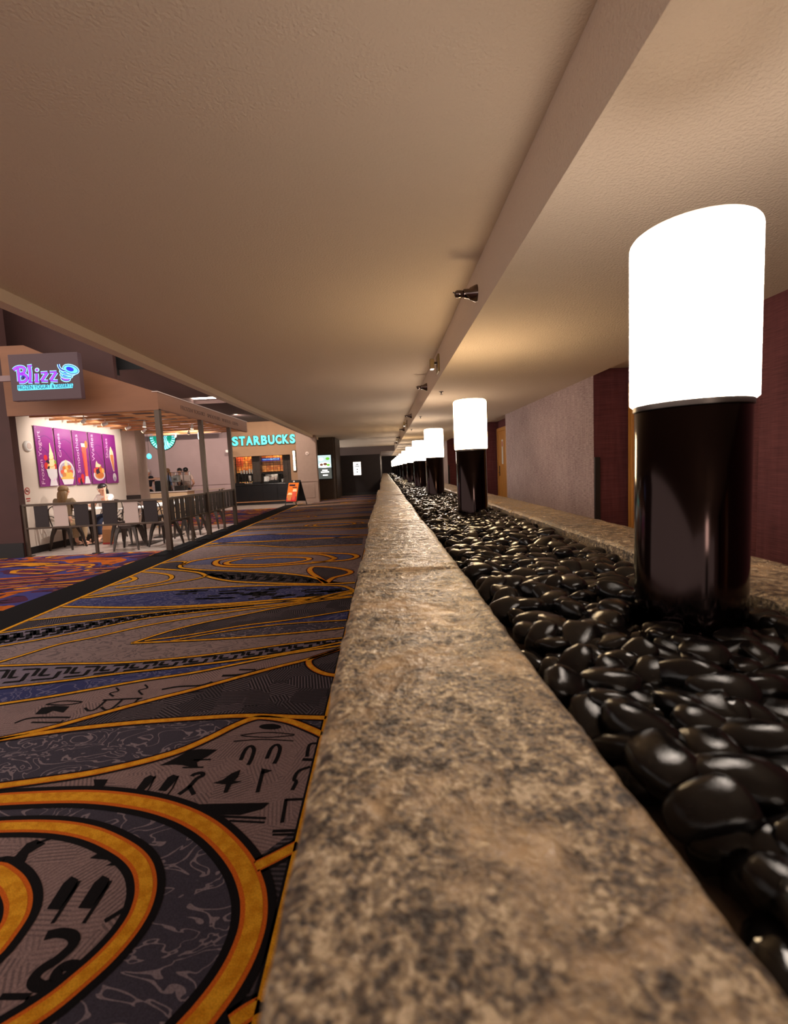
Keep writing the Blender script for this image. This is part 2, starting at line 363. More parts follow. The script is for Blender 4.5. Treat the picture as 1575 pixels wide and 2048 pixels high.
# end of the corridor
struct('wall_end', MB().box((-2.25, 24, 0), (-.16, 24.15, 2.02)).box((-.22, 24.15, 0), (-.16, YE, 2.02)), M['dark_wall'], 'dark plum partition closing the corridor end', 'wall')
struct('baseboard_end', bx((-2.25, 23.97, 0), (-.16, 24.0, .12)), M['skirting'], 'black skirting of the dark end partition', 'trim')
struct('wall_far', MB().box((-3.0, 32, 0), (-.22, 32.15, 2.8)).box((-.22, 32, 2.43), (.786, YE, 2.8)).box((-.22, 32.15, 2.02), (-.16, YE, 2.43)), M['bulk'], 'grey bulkhead above and behind the dark end partition', 'wall')
struct('wall_back', bx((-3.2, YE, 0), (3.9, YE+.1, 3.0)), M['dark_wall'], 'far dark wall at end of the lamp row', 'wall')
# right wall: linen panels between door alcoves
alc = [(-3.9, -.95), (3.70, 6.65), (11.41, 14.30), (19.05, 21.95), (26.7, 29.6), (34.3, 37.2)]
prev = YB; pan = []
for i, (a, b) in enumerate(alc): pan.append((prev, a)); prev = b
pan.append((prev, YE))
for i, (a, b) in enumerate(pan):
    near = ['wall panel behind the camera', 'mauve linen wall panel right of the nearest lamp', 'grey mauve linen wall panel between the two nearest doors', 'third grey mauve linen wall panel beyond second door', 'fourth linen wall panel far down', 'fifth linen wall panel far down', 'last linen wall panel far down'][i]
    struct('wall_right' if i == 0 else 'wall_right_%d' % i, bx((2.97, a, 0), (3.52, b, 2.6)), M['grass' if i == 1 else 'linen'], near)
for i, (a, b) in enumerate(alc):
    lab = ['behind the camera', 'beside the nearest lamp', 'beyond the linen panel', 'third down the corridor', 'fourth down the corridor', 'fifth down the corridor'][i]
    o = struct('wall_alcove_%d' % (i+1), MB().box((3.46, a, 0), (3.52, b, 2.6)).box((2.975, b-.006, 0), (3.46, b, 2.6)).box((2.975, a, 0), (3.46, a+.006, 2.6)), M['grass'], 'maroon grasscloth walls of the door alcove '+lab)
    struct('ceiling_alcove_%d' % (i+1), bx((2.97, a, 2.52), (3.52, b, 2.62)), M['ceil'], 'pale ceiling of the door alcove '+lab, 'ceiling')
    struct('trim_alcove_%d' % (i+1), bx((2.975, b-.03, 0), (3.05, b-.006, 1.3)), M['skirting'], 'dark corner guard in the door alcove '+lab, 'trim')
    dl = thing('downlight', 'small round downlight in ceiling of the door alcove '+lab, 'light', (3.2, b-.75, 2.52))
    MB().lathe([(.055, -.012), (.075, -.012), (.075, 0)], n=20).build('rim', M['white'], dl)
    MB().lathe([(.0, -.006), (.055, -.006)], n=20).build('lens', emis('alcove_lens', (255, 190, 140), 10), dl)
    d = bpy.data.objects.new('door_%d' % (i+1), None); C.objects.link(d); d['kind'] = 'structure'; tag(d, 'honey oak door with oak frame in the alcove '+lab, 'door')
    y1 = b-.08; y0 = y1-1.12; d.location = (3.46, y1, 0); L = (3.46, y1, 0)
    MB().bbox((3.42, y1-.1, 0), (3.46, y1, 2.3)).bbox((3.42, y0, 0), (3.46, y0+.1, 2.3)).bbox((3.42, y0+.1, 2.2), (3.46, y1-.1, 2.3)).build('frame', M['wood'], d, L)
    lf = MB().bbox((3.445, y0+.1, .01), (3.46, y1-.1, 2.2)).build('leaf', M['wood'], d, L)
    MB().box((3.435, y1-.24, .9), (3.445, y1-.18, 1.2)).tube([(3.40, y1-.21, 1.0), (3.445, y1-.21, 1.0)], .01).tube([(3.40, y1-.21, 1.0), (3.40, y1-.34, 1.0)], .009).build('handle', M['gun'], lf, L)
    MB().box((3.438, y1-.66, 1.25), (3.446, y1-.5, 1.95)).build('notice', M['white'], lf, L)
    MB().box((3.436, y1-.62, 1.75), (3.438, y1-.54, 1.9)).build('print', M['red'], lf, L)
struct('wall_outer', bx((3.52, YB, 0), (3.6, YE, 2.6)), M['linen'], 'outer wall behind the door alcoves')
# shop surroundings
struct('wall_left', MB().box((-6.74, 8.62, 0), (-6.6, 12.2, 2.80)), M['white_wall'], 'white side wall of dessert shop carrying the purple posters')
struct('baseboard_left', MB().box((-6.6, 8.62, 0), (-6.58, 12.2, .13)), M['skirting'], 'dark skirting under the white poster wall', 'trim')
struct('wall_pier', MB().box((-14, 8.45, 0), (-6.46, 8.6, 6.0)), M['maroon_paint'], 'maroon pier left of dessert shop opening')
struct('baseboard_pier', bx((-14, 8.42, 0), (-6.46, 8.45, .26)), M['skirting'], 'black skirting at the foot of the maroon pier', 'trim')
struct('wall_bulkhead', MB().box((-14, 9.1, 2.82), (-4.93, 9.2, 6.0)).box((-5.1, 9.44, 3.46), (-3.0, 9.5, 6.0)), M['maroon_paint'], 'maroon bulkhead above the dessert shop canopy')
struct('wall_void', MB().box((-5.1, 9.36, 3.40), (-3.0, 9.42, 6.0)).box((-5.1, 9.2, 3.3), (-5.0, 9.42, 6.0)), M['black'], 'black panels standing in for the dark void beside the maroon bulkhead')  # matt black boxes give the gap its darkness by colour
struct('wall_pillar', MB().bbox((-6.74, 12.2, 0), (-6.25, 12.7, 2.8)), M['mauve_wall'], 'square mauve pillar at the far corner of poster wall')
struct('baseboard_pillar', bx((-6.76, 12.18, .72), (-6.24, 12.2, .90)), M['dark_panel'], 'dark band around the mauve pillar', 'trim')
struct('wall_shop_back', MB().box((-14, 20.0, 0), (-6.45, 20.2, 3.46)).box((-14, 19.97, .94), (-6.45, 20.0, .98)), M['grey_wall'], 'grey mauve wall behind dessert counter with round emblem')
struct('wall_header', MB().box((-14, 19.3, 3.02), (-6.45, 19.42, 3.46)).box((-14, 19.28, 3.0), (-6.45, 19.44, 3.03)), M['grey_wall'], 'grey header beam above the round emblem')
fw = MB()                                            # coffee shop front with its opening
for a, b in (((-6.45, 20, 2.05), (-3.6, 20.25, 3.46)), ((-6.45, 20, 0), (-6.3, 20.25, 2.05)), ((-3.9, 20, 0), (-3.6, 20.25, 2.05))): fw.box(a, b)
struct('wall_coffee', fw, M['tan_wall'], 'tan front wall of coffee shop around the counter opening')
pl = MB().box((-3.6, 19.85, 0), (-2.78, 20.25, 3.0)).bbox((-3.62, 19.82, .88), (-2.76, 19.86, .96)).bbox((-3.62, 19.83, 0), (-2.76, 19.86, .12)).bbox((-3.45, 19.835, .2), (-2.92, 19.855, .8))
struct('wall_pilaster', pl, M['mauve_wall'], 'mauve pilaster with moulding right of the coffee counter')
struct('wall_screen', MB().box((-3.55, 21.545, 0), (-2.22, 21.7, 2.8)).box((-2.25, 21.7, 0), (-2.16, 24, 2.8)), M['brown_wall'], 'dark brown wall holding the lit menu screen')
struct('wall_kitchen', MB().box((-6.45, 21.6, 0), (-3.6, 21.7, 2.6)).box((-6.45, 20.25, 2.3), (-3.6, 21.6, 2.4)).box((-6.5, 20.25, 0), (-6.45, 21.7, 2.4)).box((-3.6, 20.25, 0), (-3.55, 21.7, 2.4)), M['brown_wall'], 'brown inner walls behind the coffee counter')

# ------------------------------------------------------------------ planter walls with stone slabs
def slab_mesh(x0, x1, y0, y1, zt, th, nx, ny, seed):
    vs = []; fs = []
    prof = [0.]+[i/(nx-2) for i in range(nx-1)]+[1.]   # first and last column fall down the sides
    K = len(prof)
    for j in range(ny+1):
        y = y0+(y1-y0)*j/ny
        for i, u in enumerate(prof):
            x = x0+(x1-x0)*u
            side = i in (0, K-1)
            e = noise.noise((seed*3.1+(0 if u < .5 else 9), y*2.3, .5))*.011+noise.noise((seed*1.7+(0 if u < .5 else 5), y*11, .2))*.005
            xe = x+(e if u in (0., 1.) else e*max(0, abs(u-.5)*2-.6))
            n1 = noise.noise((x*7, y*7, seed)); n2 = noise.noise((x*28, y*28, seed+4)); n3 = noise.noise((x*70, y*70, seed+8))
            z = zt+n1*.0035+n2*.0022+n3*.0014+noise.noise((x*5, y*19, seed+2))*(.0035 if y0 > 1.9 else .001)
            de = min(u, 1-u)*(x1-x0); dy = min(y-y0, y1-y)
            z -= .012*max(0, 1-de/.022)**2+.008*max(0, 1-dy/.014)**2
            if side: z = zt-th
            vs.append((xe, y, z))
    for j in range(ny):
        for i in range(K-1): fs.append((j*K+i, j*K+i+1, (j+1)*K+i+1, (j+1)*K+i))
    b = len(vs)
    fs.append(tuple(range(K))[::-1]); fs.append(tuple(ny*K+i for i in range(K)))
    m = MB(); m.add(vs, fs); return m
pw = struct('wall_planter', MB().box((-.115, -2.2, 0), (.31, YE, .76)), M['stone'], 'low sandstone planter wall in front of camera', 'wall')
js = [-2.2, -1.0, .02, 2.06, 3.96, 5.95, 7.95, 9.98, 12.0, 14.3, 16.6, 19.1, 22, 25, 29, 34, 40, YE]
for k in range(len(js)-1):
    a, b = js[k], js[k+1]; dx = (0, 0, 0, -.006, -.02, -.01, -.02, .02, .012, .0, .01, -.01, 0, 0, 0, 0, 0)[k]; near = k in (2, 3)
    slab_mesh(-.13+dx, .322+dx*.5, a+.003, b-.003, .83+.004*math.sin(k*2.3), .075, 66 if k == 2 else 40 if k == 3 else 26, 300 if k == 2 else 200 if k == 3 else 130 if k < 9 else 50, k+1).build('slab', M['stone'], pw, smooth=True)
pw2 = struct('wall_ledge', MB().box((1.19, -2.2, 0), (1.55, YE, .76)), M['stone'], 'low sandstone ledge on the far side of the pebbles', 'wall')
for k in range(len(js)-1):
    a, b = js[k]+.4, js[k+1]+.4 if k < len(js)-2 else YE
    slab_mesh(1.16+.006*math.sin(k*3), 1.575+.012*math.sin(k*1.9), a+.003, b-.003, .835, .075, 22, 90 if k in (2, 3, 4) else 40, k+31).build('slab', M['stone'], pw2, smooth=True)
struct('floor_planter', bx((.31, -2.2, .0), (1.19, YE, .70)), M['bed'], 'grey mortar bed under the black pebbles', 'floor')

# ================================================================== CARPET PATTERN
pa = lambda p: (p[0]/2.25, 1380+p[1]/2.25)
pb = lambda p: (p[0]/2.0724, 1180+p[1]/2.0724)
pc = lambda p: (p[0]/2.0724, 980+p[1]/2.0724)
def fl(conv, P, ext=False, k=6):
    q = catmull([(*conv(p), 0) for p in P], k); W = [atz(p.x, p.y, 0) for p in q]
    if ext and W[0].x > -3.44:
        t = (W[0]-W[2]); t.y *= .75; n = max(1, int(abs((W[0].x+3.44)/.15))); t = t/abs(t.x)*abs(W[0].x+3.44)/n
        W = [W[0]+t*(n-i) for i in range(n)]+W
    return [p for p in W if p.x > -3.46]
XR = -.355
def clipx(W): return [p if p.x < XR else Vector((XR, p.y, 0)) for p in W]
def ribbon(W, g=.03, o=0., b=.012, closed=False):
    W = clipx(W); m = MB()
    m.ribbon(W, g+2*o+2*b, mi=0, off=.0030, closed=closed)
    if o: m.ribbon(W, g+2*o, mi=1, off=.0036, closed=closed)
    m.ribbon(W, g, mi=2, off=.0042, closed=closed)
    return m.build('carpet_band', [M['c_black'], M['c_orange'], M['c_gold']], floor)
lay = [0]
def field(A, B, m, z=None):
    lay[0] += 1; zz = (.0006+.00004*lay[0]) if z is None else z
    P = clipx(A)+(clipx(B)[::-1] if B else [])
    Q = [P[0]]
    for p in P[1:]:
        if (p-Q[-1]).length > .004: Q.append(p)
    return MB().poly([(p.x, p.y, zz) for p in Q]).build('carpet_field', M[m], floor)
def glyph_poly(conv, P): MB().poly([atz(*conv(p), .0026) for p in P]).build('carpet_glyph', M['c_black'], floor)
def glyph_line(conv, P, wd=.014, k=4):
    W = [atz(p.x, p.y, .0026) for p in catmull([(*conv(p), 0) for p in P], k)]
    MB().ribbon(W, wd).build('carpet_glyph', M['c_black'], floor)
def close(W):
    a, b = W[-1], W[0]; ta = (W[-1]-W[-4]).normalized(); tb = (W[0]-W[3]).normalized(); d = (a-b).length*.75; out = []
    for i in range(1, 24):
        t = i/24; p = a*(1-t)**3+(a+ta*d)*3*t*(1-t)**2+(b+tb*d)*3*t*t*(1-t)+b*t**3; out.append(Vector((p.x, p.y, 0)))
    return W+out
R1 = close(fl(pa, [(0, 495), (150, 487), (350, 482), (500, 490), (650, 512), (760, 540), (860, 580), (950, 635), (1030, 710), (1090, 790), (1125, 870), (1142, 950), (1138, 1050), (1110, 1150), (1060, 1260), (990, 1370), (905, 1480)]))
R2 = close(fl(pa, [(0, 618), (150, 615), (280, 622), (400, 645), (500, 685), (590, 740), (640, 800), (657, 870), (650, 940), (620, 1020), (560, 1110), (470, 1210), (370, 1300), (250, 1400), (120, 1490)]))
R3 = close(fl(pa, [(0, 830), (50, 872), (80, 930), (82, 990), (60, 1050), (0, 1135)]))
R4 = fl(pa, [(0, 435), (200, 408), (400, 378), (600, 335), (750, 295), (850, 260), (950, 215), (1050, 165), (1130, 133), (1190, 125), (1300, 142), (1400, 180), (1450, 204)], True)
R5 = fl(pa, [(0, 225), (200, 195), (400, 170), (600, 150), (800, 135), (1000, 122), (1150, 118), (1300, 123), (1468, 128)], True)
R6 = fl(pb, [(0, 620), (200, 575), (400, 520), (600, 465), (800, 415), (1000, 360), (1150, 320), (1290, 285), (1410, 245)], True)
R7 = fl(pb, [(0, 475), (200, 445), (400, 410), (600, 375), (800, 345), (1000, 305), (1200, 265), (1412, 232)], True)
R8 = fl(pb, [(0, 408), (250, 380), (500, 347), (750, 320), (1000, 290), (1200, 260), (1415, 218)], True)
R9 = fl(pb, [(0, 316), (250, 308), (500, 303), (750, 283), (1000, 253), (1200, 225), (1418, 200)], True)
R10a = fl(pb, [(545, 222), (700, 172), (850, 135), (1000, 105), (1150, 75), (1300, 50), (1460, 30)])
R10b = fl(pb, [(545, 222), (700, 215), (900, 205), (1100, 190), (1300, 172), (1425, 158)])
R10c = fl(pb, [(600, 212), (800, 185), (1000, 150), (1200, 125), (1450, 85)])
R10d = fl(pb, [(700, 214), (900, 178), (1150, 145), (1435, 126)])
R11 = fl(pb, [(0, 300), (100, 270), (250, 225), (400, 195), (600, 150), (800, 115), (1000, 85), (1200, 60), (1460, 16)], True)
R12 = fl(pb, [(0, 235), (200, 200), (400, 160), (600, 120), (800, 95), (1000, 75), (1200, 55), (1460, 8)], True)
R13 = fl(pb, [(0, 180), (200, 150), (400, 125), (600, 100), (800, 80), (1000, 65), (1250, 40), (1460, 2)], True)
R14 = fl(pc, [(80, 547), (250, 528), (450, 508), (700, 492), (1000, 474), (1300, 455), (1450, 442)], True)
C1 = fl(pc, [(300, 452), (450, 440), (600, 425), (800, 410), (1000, 400), (1200, 395), (1400, 398), (1450, 410), (1458, 419), (1440, 430), (1300, 445), (1100, 460), (900, 475), (700, 485), (500, 488), (230, 484)])
C2 = fl(pc, [(480, 405), (600, 395), (690, 377), (712, 362), (690, 350), (600, 341), (520, 340)])
C2i = fl(pc, [(440, 400), (520, 385), (558, 371), (545, 362), (500, 358)])
C3 = fl(pc, [(620, 325), (760, 335), (830, 345), (862, 360), (930, 375), (1000, 382), (1150, 388), (1350, 390), (1470, 385)], True)
C3b = fl(pc, [(862, 356), (800, 372), (700, 388), (560, 410), (420, 432), (330, 445)])
C4 = fl(pc, [(630, 312), (720, 298), (765, 298), (765, 305), (745, 315), (760, 325), (850, 333), (1000, 338), (1150, 345), (1250, 355), (1320, 370), (1355, 388)], True)
C5 = fl(pc, [(750, 312), (800, 295), (900, 280), (1050, 265), (1200, 260), (1350, 262), (1450, 266), (1478, 277), (1440, 290), (1350, 297), (1290, 300)])
C6 = fl(pc, [(1390, 284), (1330, 268), (1200, 266), (1050, 273), (920, 288), (892, 302), (910, 314), (980, 319), (1080, 318), (1250, 306), (1340, 298), (1390, 284)])
C7 = fl(pc, [(1050, 288), (1150, 280), (1260, 281), (1277, 290), (1200, 303), (1080, 310), (960, 310), (940, 301), (1000, 286)])
C8 = fl(pc, [(1350, 388), (1320, 365), (1290, 345), (1284, 328), (1310, 318), (1400, 325), (1450, 338), (1440, 350), (1380, 365), (1350, 388)])
C9 = fl(pc, [(620, 270), (800, 240), (1000, 228), (1200, 238), (1350, 232), (1500, 226)], True)
C10 = fl(pc, [(740, 245), (900, 222), (1100, 212), (1300, 200), (1505, 196)], True)
C11 = fl(pc, [(870, 205), (1000, 190), (1200, 180), (1510, 160)], True)
for A, B, m in ((R12, R13, 'c_key'), (R13, R14, 'c_dark'), (R11, R12, 'c_base'), (R9, R11, 'c_base'), (R10a, R10b, 'c_dark'), (R10c, R10d, 'c_blue'), (R10d, R10b, 'c_slate'), (R8, R9, 'c_key'), (R7, R8, 'c_blue'), (R6, R7, 'c_mauve'), (R5, R6, 'c_dark'), (R4, R5, 'c_slate'), (C1, None, 'c_blue'),
                (C9, C10, 'c_slate'), (C10, C11, 'c_blue'), (C5, None, 'c_steel'), (C6, None, 'c_mauve'), (C7, None, 'c_steel'), (C8, None, 'c_dark'), (C4, C3, 'c_dark'), (C2, None, 'c_base')):
    field(A, B, m)
nr = [Vector((-3.4, .2, 0)), Vector((XR, .2, 0)), Vector((XR, R4[-1].y, 0))]
field(R4+[Vector((XR, .2, 0)), Vector((-3.44, .2, 0))], None, 'c_mauve')
field([Vector((XR, 1.62, 0)), Vector((-.52, 1.44, 0)), Vector((-.6, 1.2, 0)), Vector((-.7, .2, 0)), Vector((XR, .2, 0))], None, 'c_dark')
field(R1, None, 'c_slate'); field(R2, None, 'c_mauve'); field(R3, None, 'c_slate')
ribbon(R1, .050, .014, .026, True); ribbon(R2, .038, .012, .024, True); ribbon(R3, .044, .013, .026, True)
ribbon(fl(pa, [(1150, 800), (1230, 760), (1345, 700)]), .034, .006, .012); ribbon(fl(pa, [(1040, 1510), (1110, 1460), (1200, 1410)]), .03, .008, .012)
for W, g_, o_ in ((R4, .034, .004), (R5, .032, .003), (R6, .03, .003), (R7, .026, 0), (R8, .024, 0), (R9, .024, 0), (R10a, .028, 0), (R10b, .028, 0), (R10c, .024, 0), (R10d, .02, 0), (R11, .03, 0), (R12, .028, 0), (R13, .026, 0), (R14, .03, 0),
                  (C1, .045, 0), (C2, .05, 0), (C2i, .06, 0), (C3, .05, 0), (C3b, .045, 0), (C4, .05, 0), (C5, .06, .01), (C6, .06, .01), (C7, .06, .01), (C8, .05, .01), (C9, .05, 0), (C10, .05, 0), (C11, .05, 0)):
    ribbon(W, g_, o_, .012 if W[0].y < 6 else .02)
ribbon(fl(pb, [(1410, 246), (1330, 272), (1284, 290), (1282, 312), (1310, 335), (1350, 350), (1392, 356)]), .03, .005)
ribbon([Vector((XR, y, 0)) for y in (.2, 2, 5, 10, 23.9)], .032, 0, .01); 
MB().box((XR+.02, YB, .0), (-.115, 24, .0012)).build('carpet_edge', M['c_black'], floor)
MB().box((-3.47, YB, .001), (-3.43, 24, .005)).build('carpet_edge', M['c_gold'], floor)
# far carpet: sweeping bands and scrolls, coarser with distance
rf = random.Random(3); mats_cyc = ['c_base', 'c_blue', 'c_key', 'c_slate', 'c_base', 'c_dark', 'c_mauve', 'c_steel']; prevW = None; yy = 9.0; k = 0
while yy < 23.6:
    a, b, ph = rf.uniform(.1, .5), rf.uniform(-.35, .35), rf.uniform(0, 6)
    W = [Vector((-3.43+3.075*t/24, min(23.9, yy+b*(t/24-.5)*2+a*.5*math.sin(ph+t*.2)), 0)) for t in range(25)]
    if prevW: field(prevW, W, mats_cyc[k % 8])
    ribbon(W, .05+.003*(yy-9), 0, .025); prevW = W; k += 1; yy += rf.uniform(.4, .85)+.02*k
    if k % 3 == 0:
        c = Vector((rf.uniform(-2.8, -1.), yy+.1, 0)); lp = [c+Vector((.75*math.cos(t*.27)*(1-t*.012), .42*math.sin(t*.27)*(1-t*.012), 0)) for t in range(40)]
        field(lp[:23], None, 'c_steel', .0028); ribbon(lp, .07, .0, .02)
yy = -6.5                                            # behind and beside the camera the same kind of bands go on
while yy < -.6:
    W = [Vector((-3.43+3.075*t/16, yy+.3*math.sin(yy+t*.3), 0)) for t in range(17)]; ribbon(W, .035, 0, .014); yy += .8
# key pattern bars between R8/R9 and R12/R13, R10
def key_strip(A, B, n, wd, u0=0., u1=1.):
    def at(L, u):
        f = u*(len(L)-1); i = min(int(f), len(L)-2); return L[i].lerp(L[i+1], f-i)
    m = MB()
    motif = [[(0, .15), (.7, .15), (.7, .6)], [(.15, .85), (.15, .4), (.45, .4)], [(.45, .85), (.95, .85), (.95, .4)]]
    for i in range(n):
        for st in motif:
            P = []
            for x, y in st:
                u = u0+(u1-u0)*(i+x)/n; a, b = at(A, u), at(B, u); p = a.lerp(b, .1+.8*y); P.append((min(p.x, XR-.02), p.y, .0026))
            for a, b in zip(P, P[1:]): m.ribbon([a, b], wd)
    m.build('carpet_key', M['c_black'], floor)
key_strip(R8, R9, 14, .026); key_strip(R12, R13, 18, .045, 0, .75); key_strip(C4[len(C4)//3:], C3[len(C3)//3:], 16, .05)
def bars(P, sh, conv):
    for dx, dy in sh: glyph_poly(conv, [(x+dx, y+dy) for x, y in P])
W_ = M
el = [(1215+50*math.cos(t*.4), 165+13*math.sin(t*.4)) for t in range(16)]; glyph_poly(pa, el)
for P in ([(1080, 203), (1200, 190), (1325, 200)], [(1050, 231), (1180, 222), (1320, 229)], [(1085, 206), (1200, 213), (1322, 204)]): glyph_line(pa, P, .008)
for dx, dy in ((0, 0), (117, -6)): glyph_line(pa, [(1082+dx, 315+dy), (1103+dx, 268+dy), (1128+dx, 252+dy), (1142+dx, 268+dy), (1132+dx, 305+dy), (1116+dx, 337+dy)], .018)
glyph_line(pa, [(1380, 300), (1392, 246), (1432, 240)], .016); glyph_line(pa, [(1360, 312), (1415, 314)], .02)
glyph_poly(pa, [(715, 340), (760, 320), (800, 300), (850, 272), (900, 265), (978, 268), (930, 300), (885, 325), (890, 345), (850, 345), (820, 338), (780, 335)])
glyph_line(pa, [(820, 349), (915, 347)], .01); glyph_line(pa, [(870, 315), (948, 312)], .01)
bars([(606, 455), (642, 458), (702, 393), (676, 383), (650, 396)], ((0, 0), (104, -3)), pa)
for dx in (0, 104): glyph_line(pa, [(698+dx, 386), (672+dx, 440), (650+dx, 470)], .007)
glyph_line(pa, [(803, 470), (848, 437), (885, 398), (912, 384), (905, 373), (875, 378), (862, 388)], .02); glyph_line(pa, [(850, 430), (872, 470)], .018)
glyph_poly(pa, [(1000, 405), (1040, 375), (1082, 358), (1070, 392), (1052, 408), (1088, 411), (1040, 425), (1022, 462), (1004, 462), (1016, 425), (955, 419)])
glyph_line(pa, [(1157, 461), (1170, 410), (1182, 362)], .016); glyph_poly(pa, [(1175, 352), (1225, 362), (1195, 374), (1176, 378)])
glyph_line(pa, [(1313, 450), (1332, 412), (1322, 402), (1342, 365), (1395, 345)], .016)
glyph_poly(pa, [(850, 515), (1030, 510), (1212, 507), (1180, 535), (1080, 562), (990, 562), (930, 540)])
glyph_line(pa, [(985, 568), (1195, 577)], .012); glyph_line(pa, [(1030, 588), (1190, 596)], .01)
glyph_line(pa, [(1268, 597), (1278, 540), (1286, 494), (1287, 494)], .014); glyph_line(pa, [(1284, 494), (1372, 490)], .014)
glyph_line(pa, [(1225, 635), (1350, 631)], .014); glyph_line(pa, [(1225, 651), (1350, 648)], .010)
for P in ([(5, 472), (50, 446), (100, 450), (90, 472)], [(118, 467), (150, 440), (214, 438), (182, 470)], [(360, 466), (395, 440), (425, 428), (420, 402), (486, 402), (470, 430), (440, 448), (410, 462)]): glyph_poly(pa, P)
bars([(210, 985), (268, 988), (345, 890), (352, 852), (322, 838), (285, 868)], ((0, 0), (140, -4)), pa)
for dx in (0, 140): glyph_line(pa, [(358+dx, 858), (300+dx, 950), (235+dx, 1050)], .012)
glyph_line(pa, [(205, 1105), (268, 1092), (325, 1105), (328, 1145), (260, 1210), (180, 1262), (150, 1310), (185, 1335), (240, 1310), (262, 1262), (310, 1238), (368, 1248)], .03)
glyph_line(pa, [(0, 1380), (135, 1378)], .016); glyph_line(pa, [(135, 1378), (108, 1432)], .016)
glyph_poly(pa, [(402, 757), (470, 718), (485, 742), (528, 754), (572, 800), (520, 790), (475, 790), (520, 768)])
glyph_poly(pa, [(0, 800), (70, 745), (120, 690), (165, 672), (205, 690), (130, 735), (105, 790), (60, 812)]); glyph_line(pa, [(165, 690), (240, 663)], .014)
glyph_line(pa, [(470, 1040), (560, 985)], .016)
glyph_poly(pb, [(145, 515), (172, 488), (225, 480), (288, 482), (262, 508), (220, 500), (190, 514)]); glyph_line(pb, [(190, 474), (260, 460), (340, 464), (270, 476), (190, 474)], .012)
for dx in (0, 68, 136): glyph_line(pb, [(352+dx, 488-dx*.05), (368+dx, 500-dx*.05), (398+dx, 492-dx*.05), (440+dx, 456-dx*.05)], .014)
glyph_line(pb, [(425, 456), (590, 448)], .016)
for dx in (0, 120): glyph_line(pb, [(470+dx, 440-dx*.05), (455+dx, 428-dx*.1), (490+dx, 418-dx*.1), (480+dx, 404-dx*.1)], .012)
glyph_line(pb, [(670, 412), (740, 400), (830, 395), (880, 380)], .02); glyph_poly(pb, [(740, 420), (770, 414), (845, 420), (760, 430)])
glyph_line(pb, [(60, 552), (130, 530), (290, 528)], .016); glyph_line(pb, [(130, 548), (240, 548), (262, 540)], .014)
glyph_line(pb, [(920, 355), (1000, 350), (1100, 325)], .03); glyph_line(pb, [(990, 330), (1060, 330)], .02)
# dark dashes in the blue leaf
m = MB(); rd = random.Random(5)
for _ in range(60):
    u, v = rd.uniform(720, 1400), rd.uniform(408, 452); a = atz(*pc((u, v)), .0026); m.ribbon([a, a+Vector((rd.choice((.05, .14, .2)), rd.uniform(-.02, .02), 0))], .05)
m.build('carpet_key', M['c_black'], floor)

# ================================================================== LAMPS
ORD = ['nearest to the camera', 'second from the camera', 'third from the camera', 'fourth from the camera', 'fifth from the camera', 'sixth from the camera', 'seventh from the camera', 'eighth from the camera', 'ninth from the camera', 'tenth from the camera', 'eleventh from the camera', 'twelfth from the camera', 'last and farthest']
tints = [(255, 238, 222), (255, 220, 170), (255, 232, 206), (255, 226, 196)]
shade_m = [emis('frosted_shade_%d' % i, t, LAMP_L) for i, t in enumerate(tints)]
cap_m = [emis('frosted_cap_%d' % i, c, LAMP_L*f) for i, (c, f) in enumerate([((255, 232, 206), .25), ((255, 222, 174), .75), ((255, 232, 206), .7)])]
LY = lambda k: 1.42 if k == 0 else 1.34+3.45*k
for k in range(-2, 13):
    y = LY(k); lx = .93 if k == 0 else .89
    lab = ('glowing white cylinder lamp on dark bronze pillar in pebbles, '+ORD[k]) if k >= 0 else ['lamp pillar farthest behind the camera', 'lamp pillar just behind the camera'][k+2]
    t = thing('pillar_lamp', lab, 'lamp', (lx, y, .66), 0, 'row of pillar lamps')
    MB().lathe([(.152, 0), (.152, .765), (.148, .77)], n=48).build('pillar', M['bronze'], t, smooth=True)
    s = MB().lathe([(.0, .772), (.158, .772), (.165, .778), (.165, 1.235), (.163, 1.245), (.158, 1.252)], n=64).build('lamp_shade', shade_m[[0, 1, 3, 0, 2, 1, 2, 0][k % 8]], t, smooth=True)
    MB().lathe([(.158, 1.252), (.15, 1.258), (.135, 1.261), (0, 1.262)], n=64).build('top_cap', cap_m[0 if k <= 0 else 1 if k in (1, 5) else 2], t, smooth=True)
    MB().lathe([(.154, .755), (.156, .755), (.156, .771), (.154, .771)], n=48).build('collar', M['gun'], t, smooth=True)
# ================================================================== CEILING FIXTURES
for i, y in enumerate([3.79, 8.02, 12.35, 16.6, 20.9, 25.2]):
    t = thing('spotlight', 'chrome bell spotlight on the ceiling beam, %s from the camera' % ['nearest', 'second', 'third', 'fourth', 'fifth', 'sixth'][i], 'spotlight', (.786, y, 2.6), 0, 'spotlights along the beam')
    MB().lathe([(.066, 0), (.064, -.008), (.046, -.05), (.037, -.062), (.035, -.10), (.03, -.105)], n=28, axis='x').build('bell', M['chrome'], t, smooth=True)
    MB().lathe([(.018, -.10), (.026, -.108), (.028, -.13), (.028, -.155), (.02, -.168), (.012, -.17)], n=20, axis='x').build('lamp_head', M['chrome'], t, smooth=True)
    MB().tube([(-.165, 0, .008), (-.185, 0, .014)], .005, 8).build('knob', M['gun'], t)
    MB().lathe([(.0, -.1705), (.014, -.1705)], n=14, axis='x').build('lens', M['glass'], t)
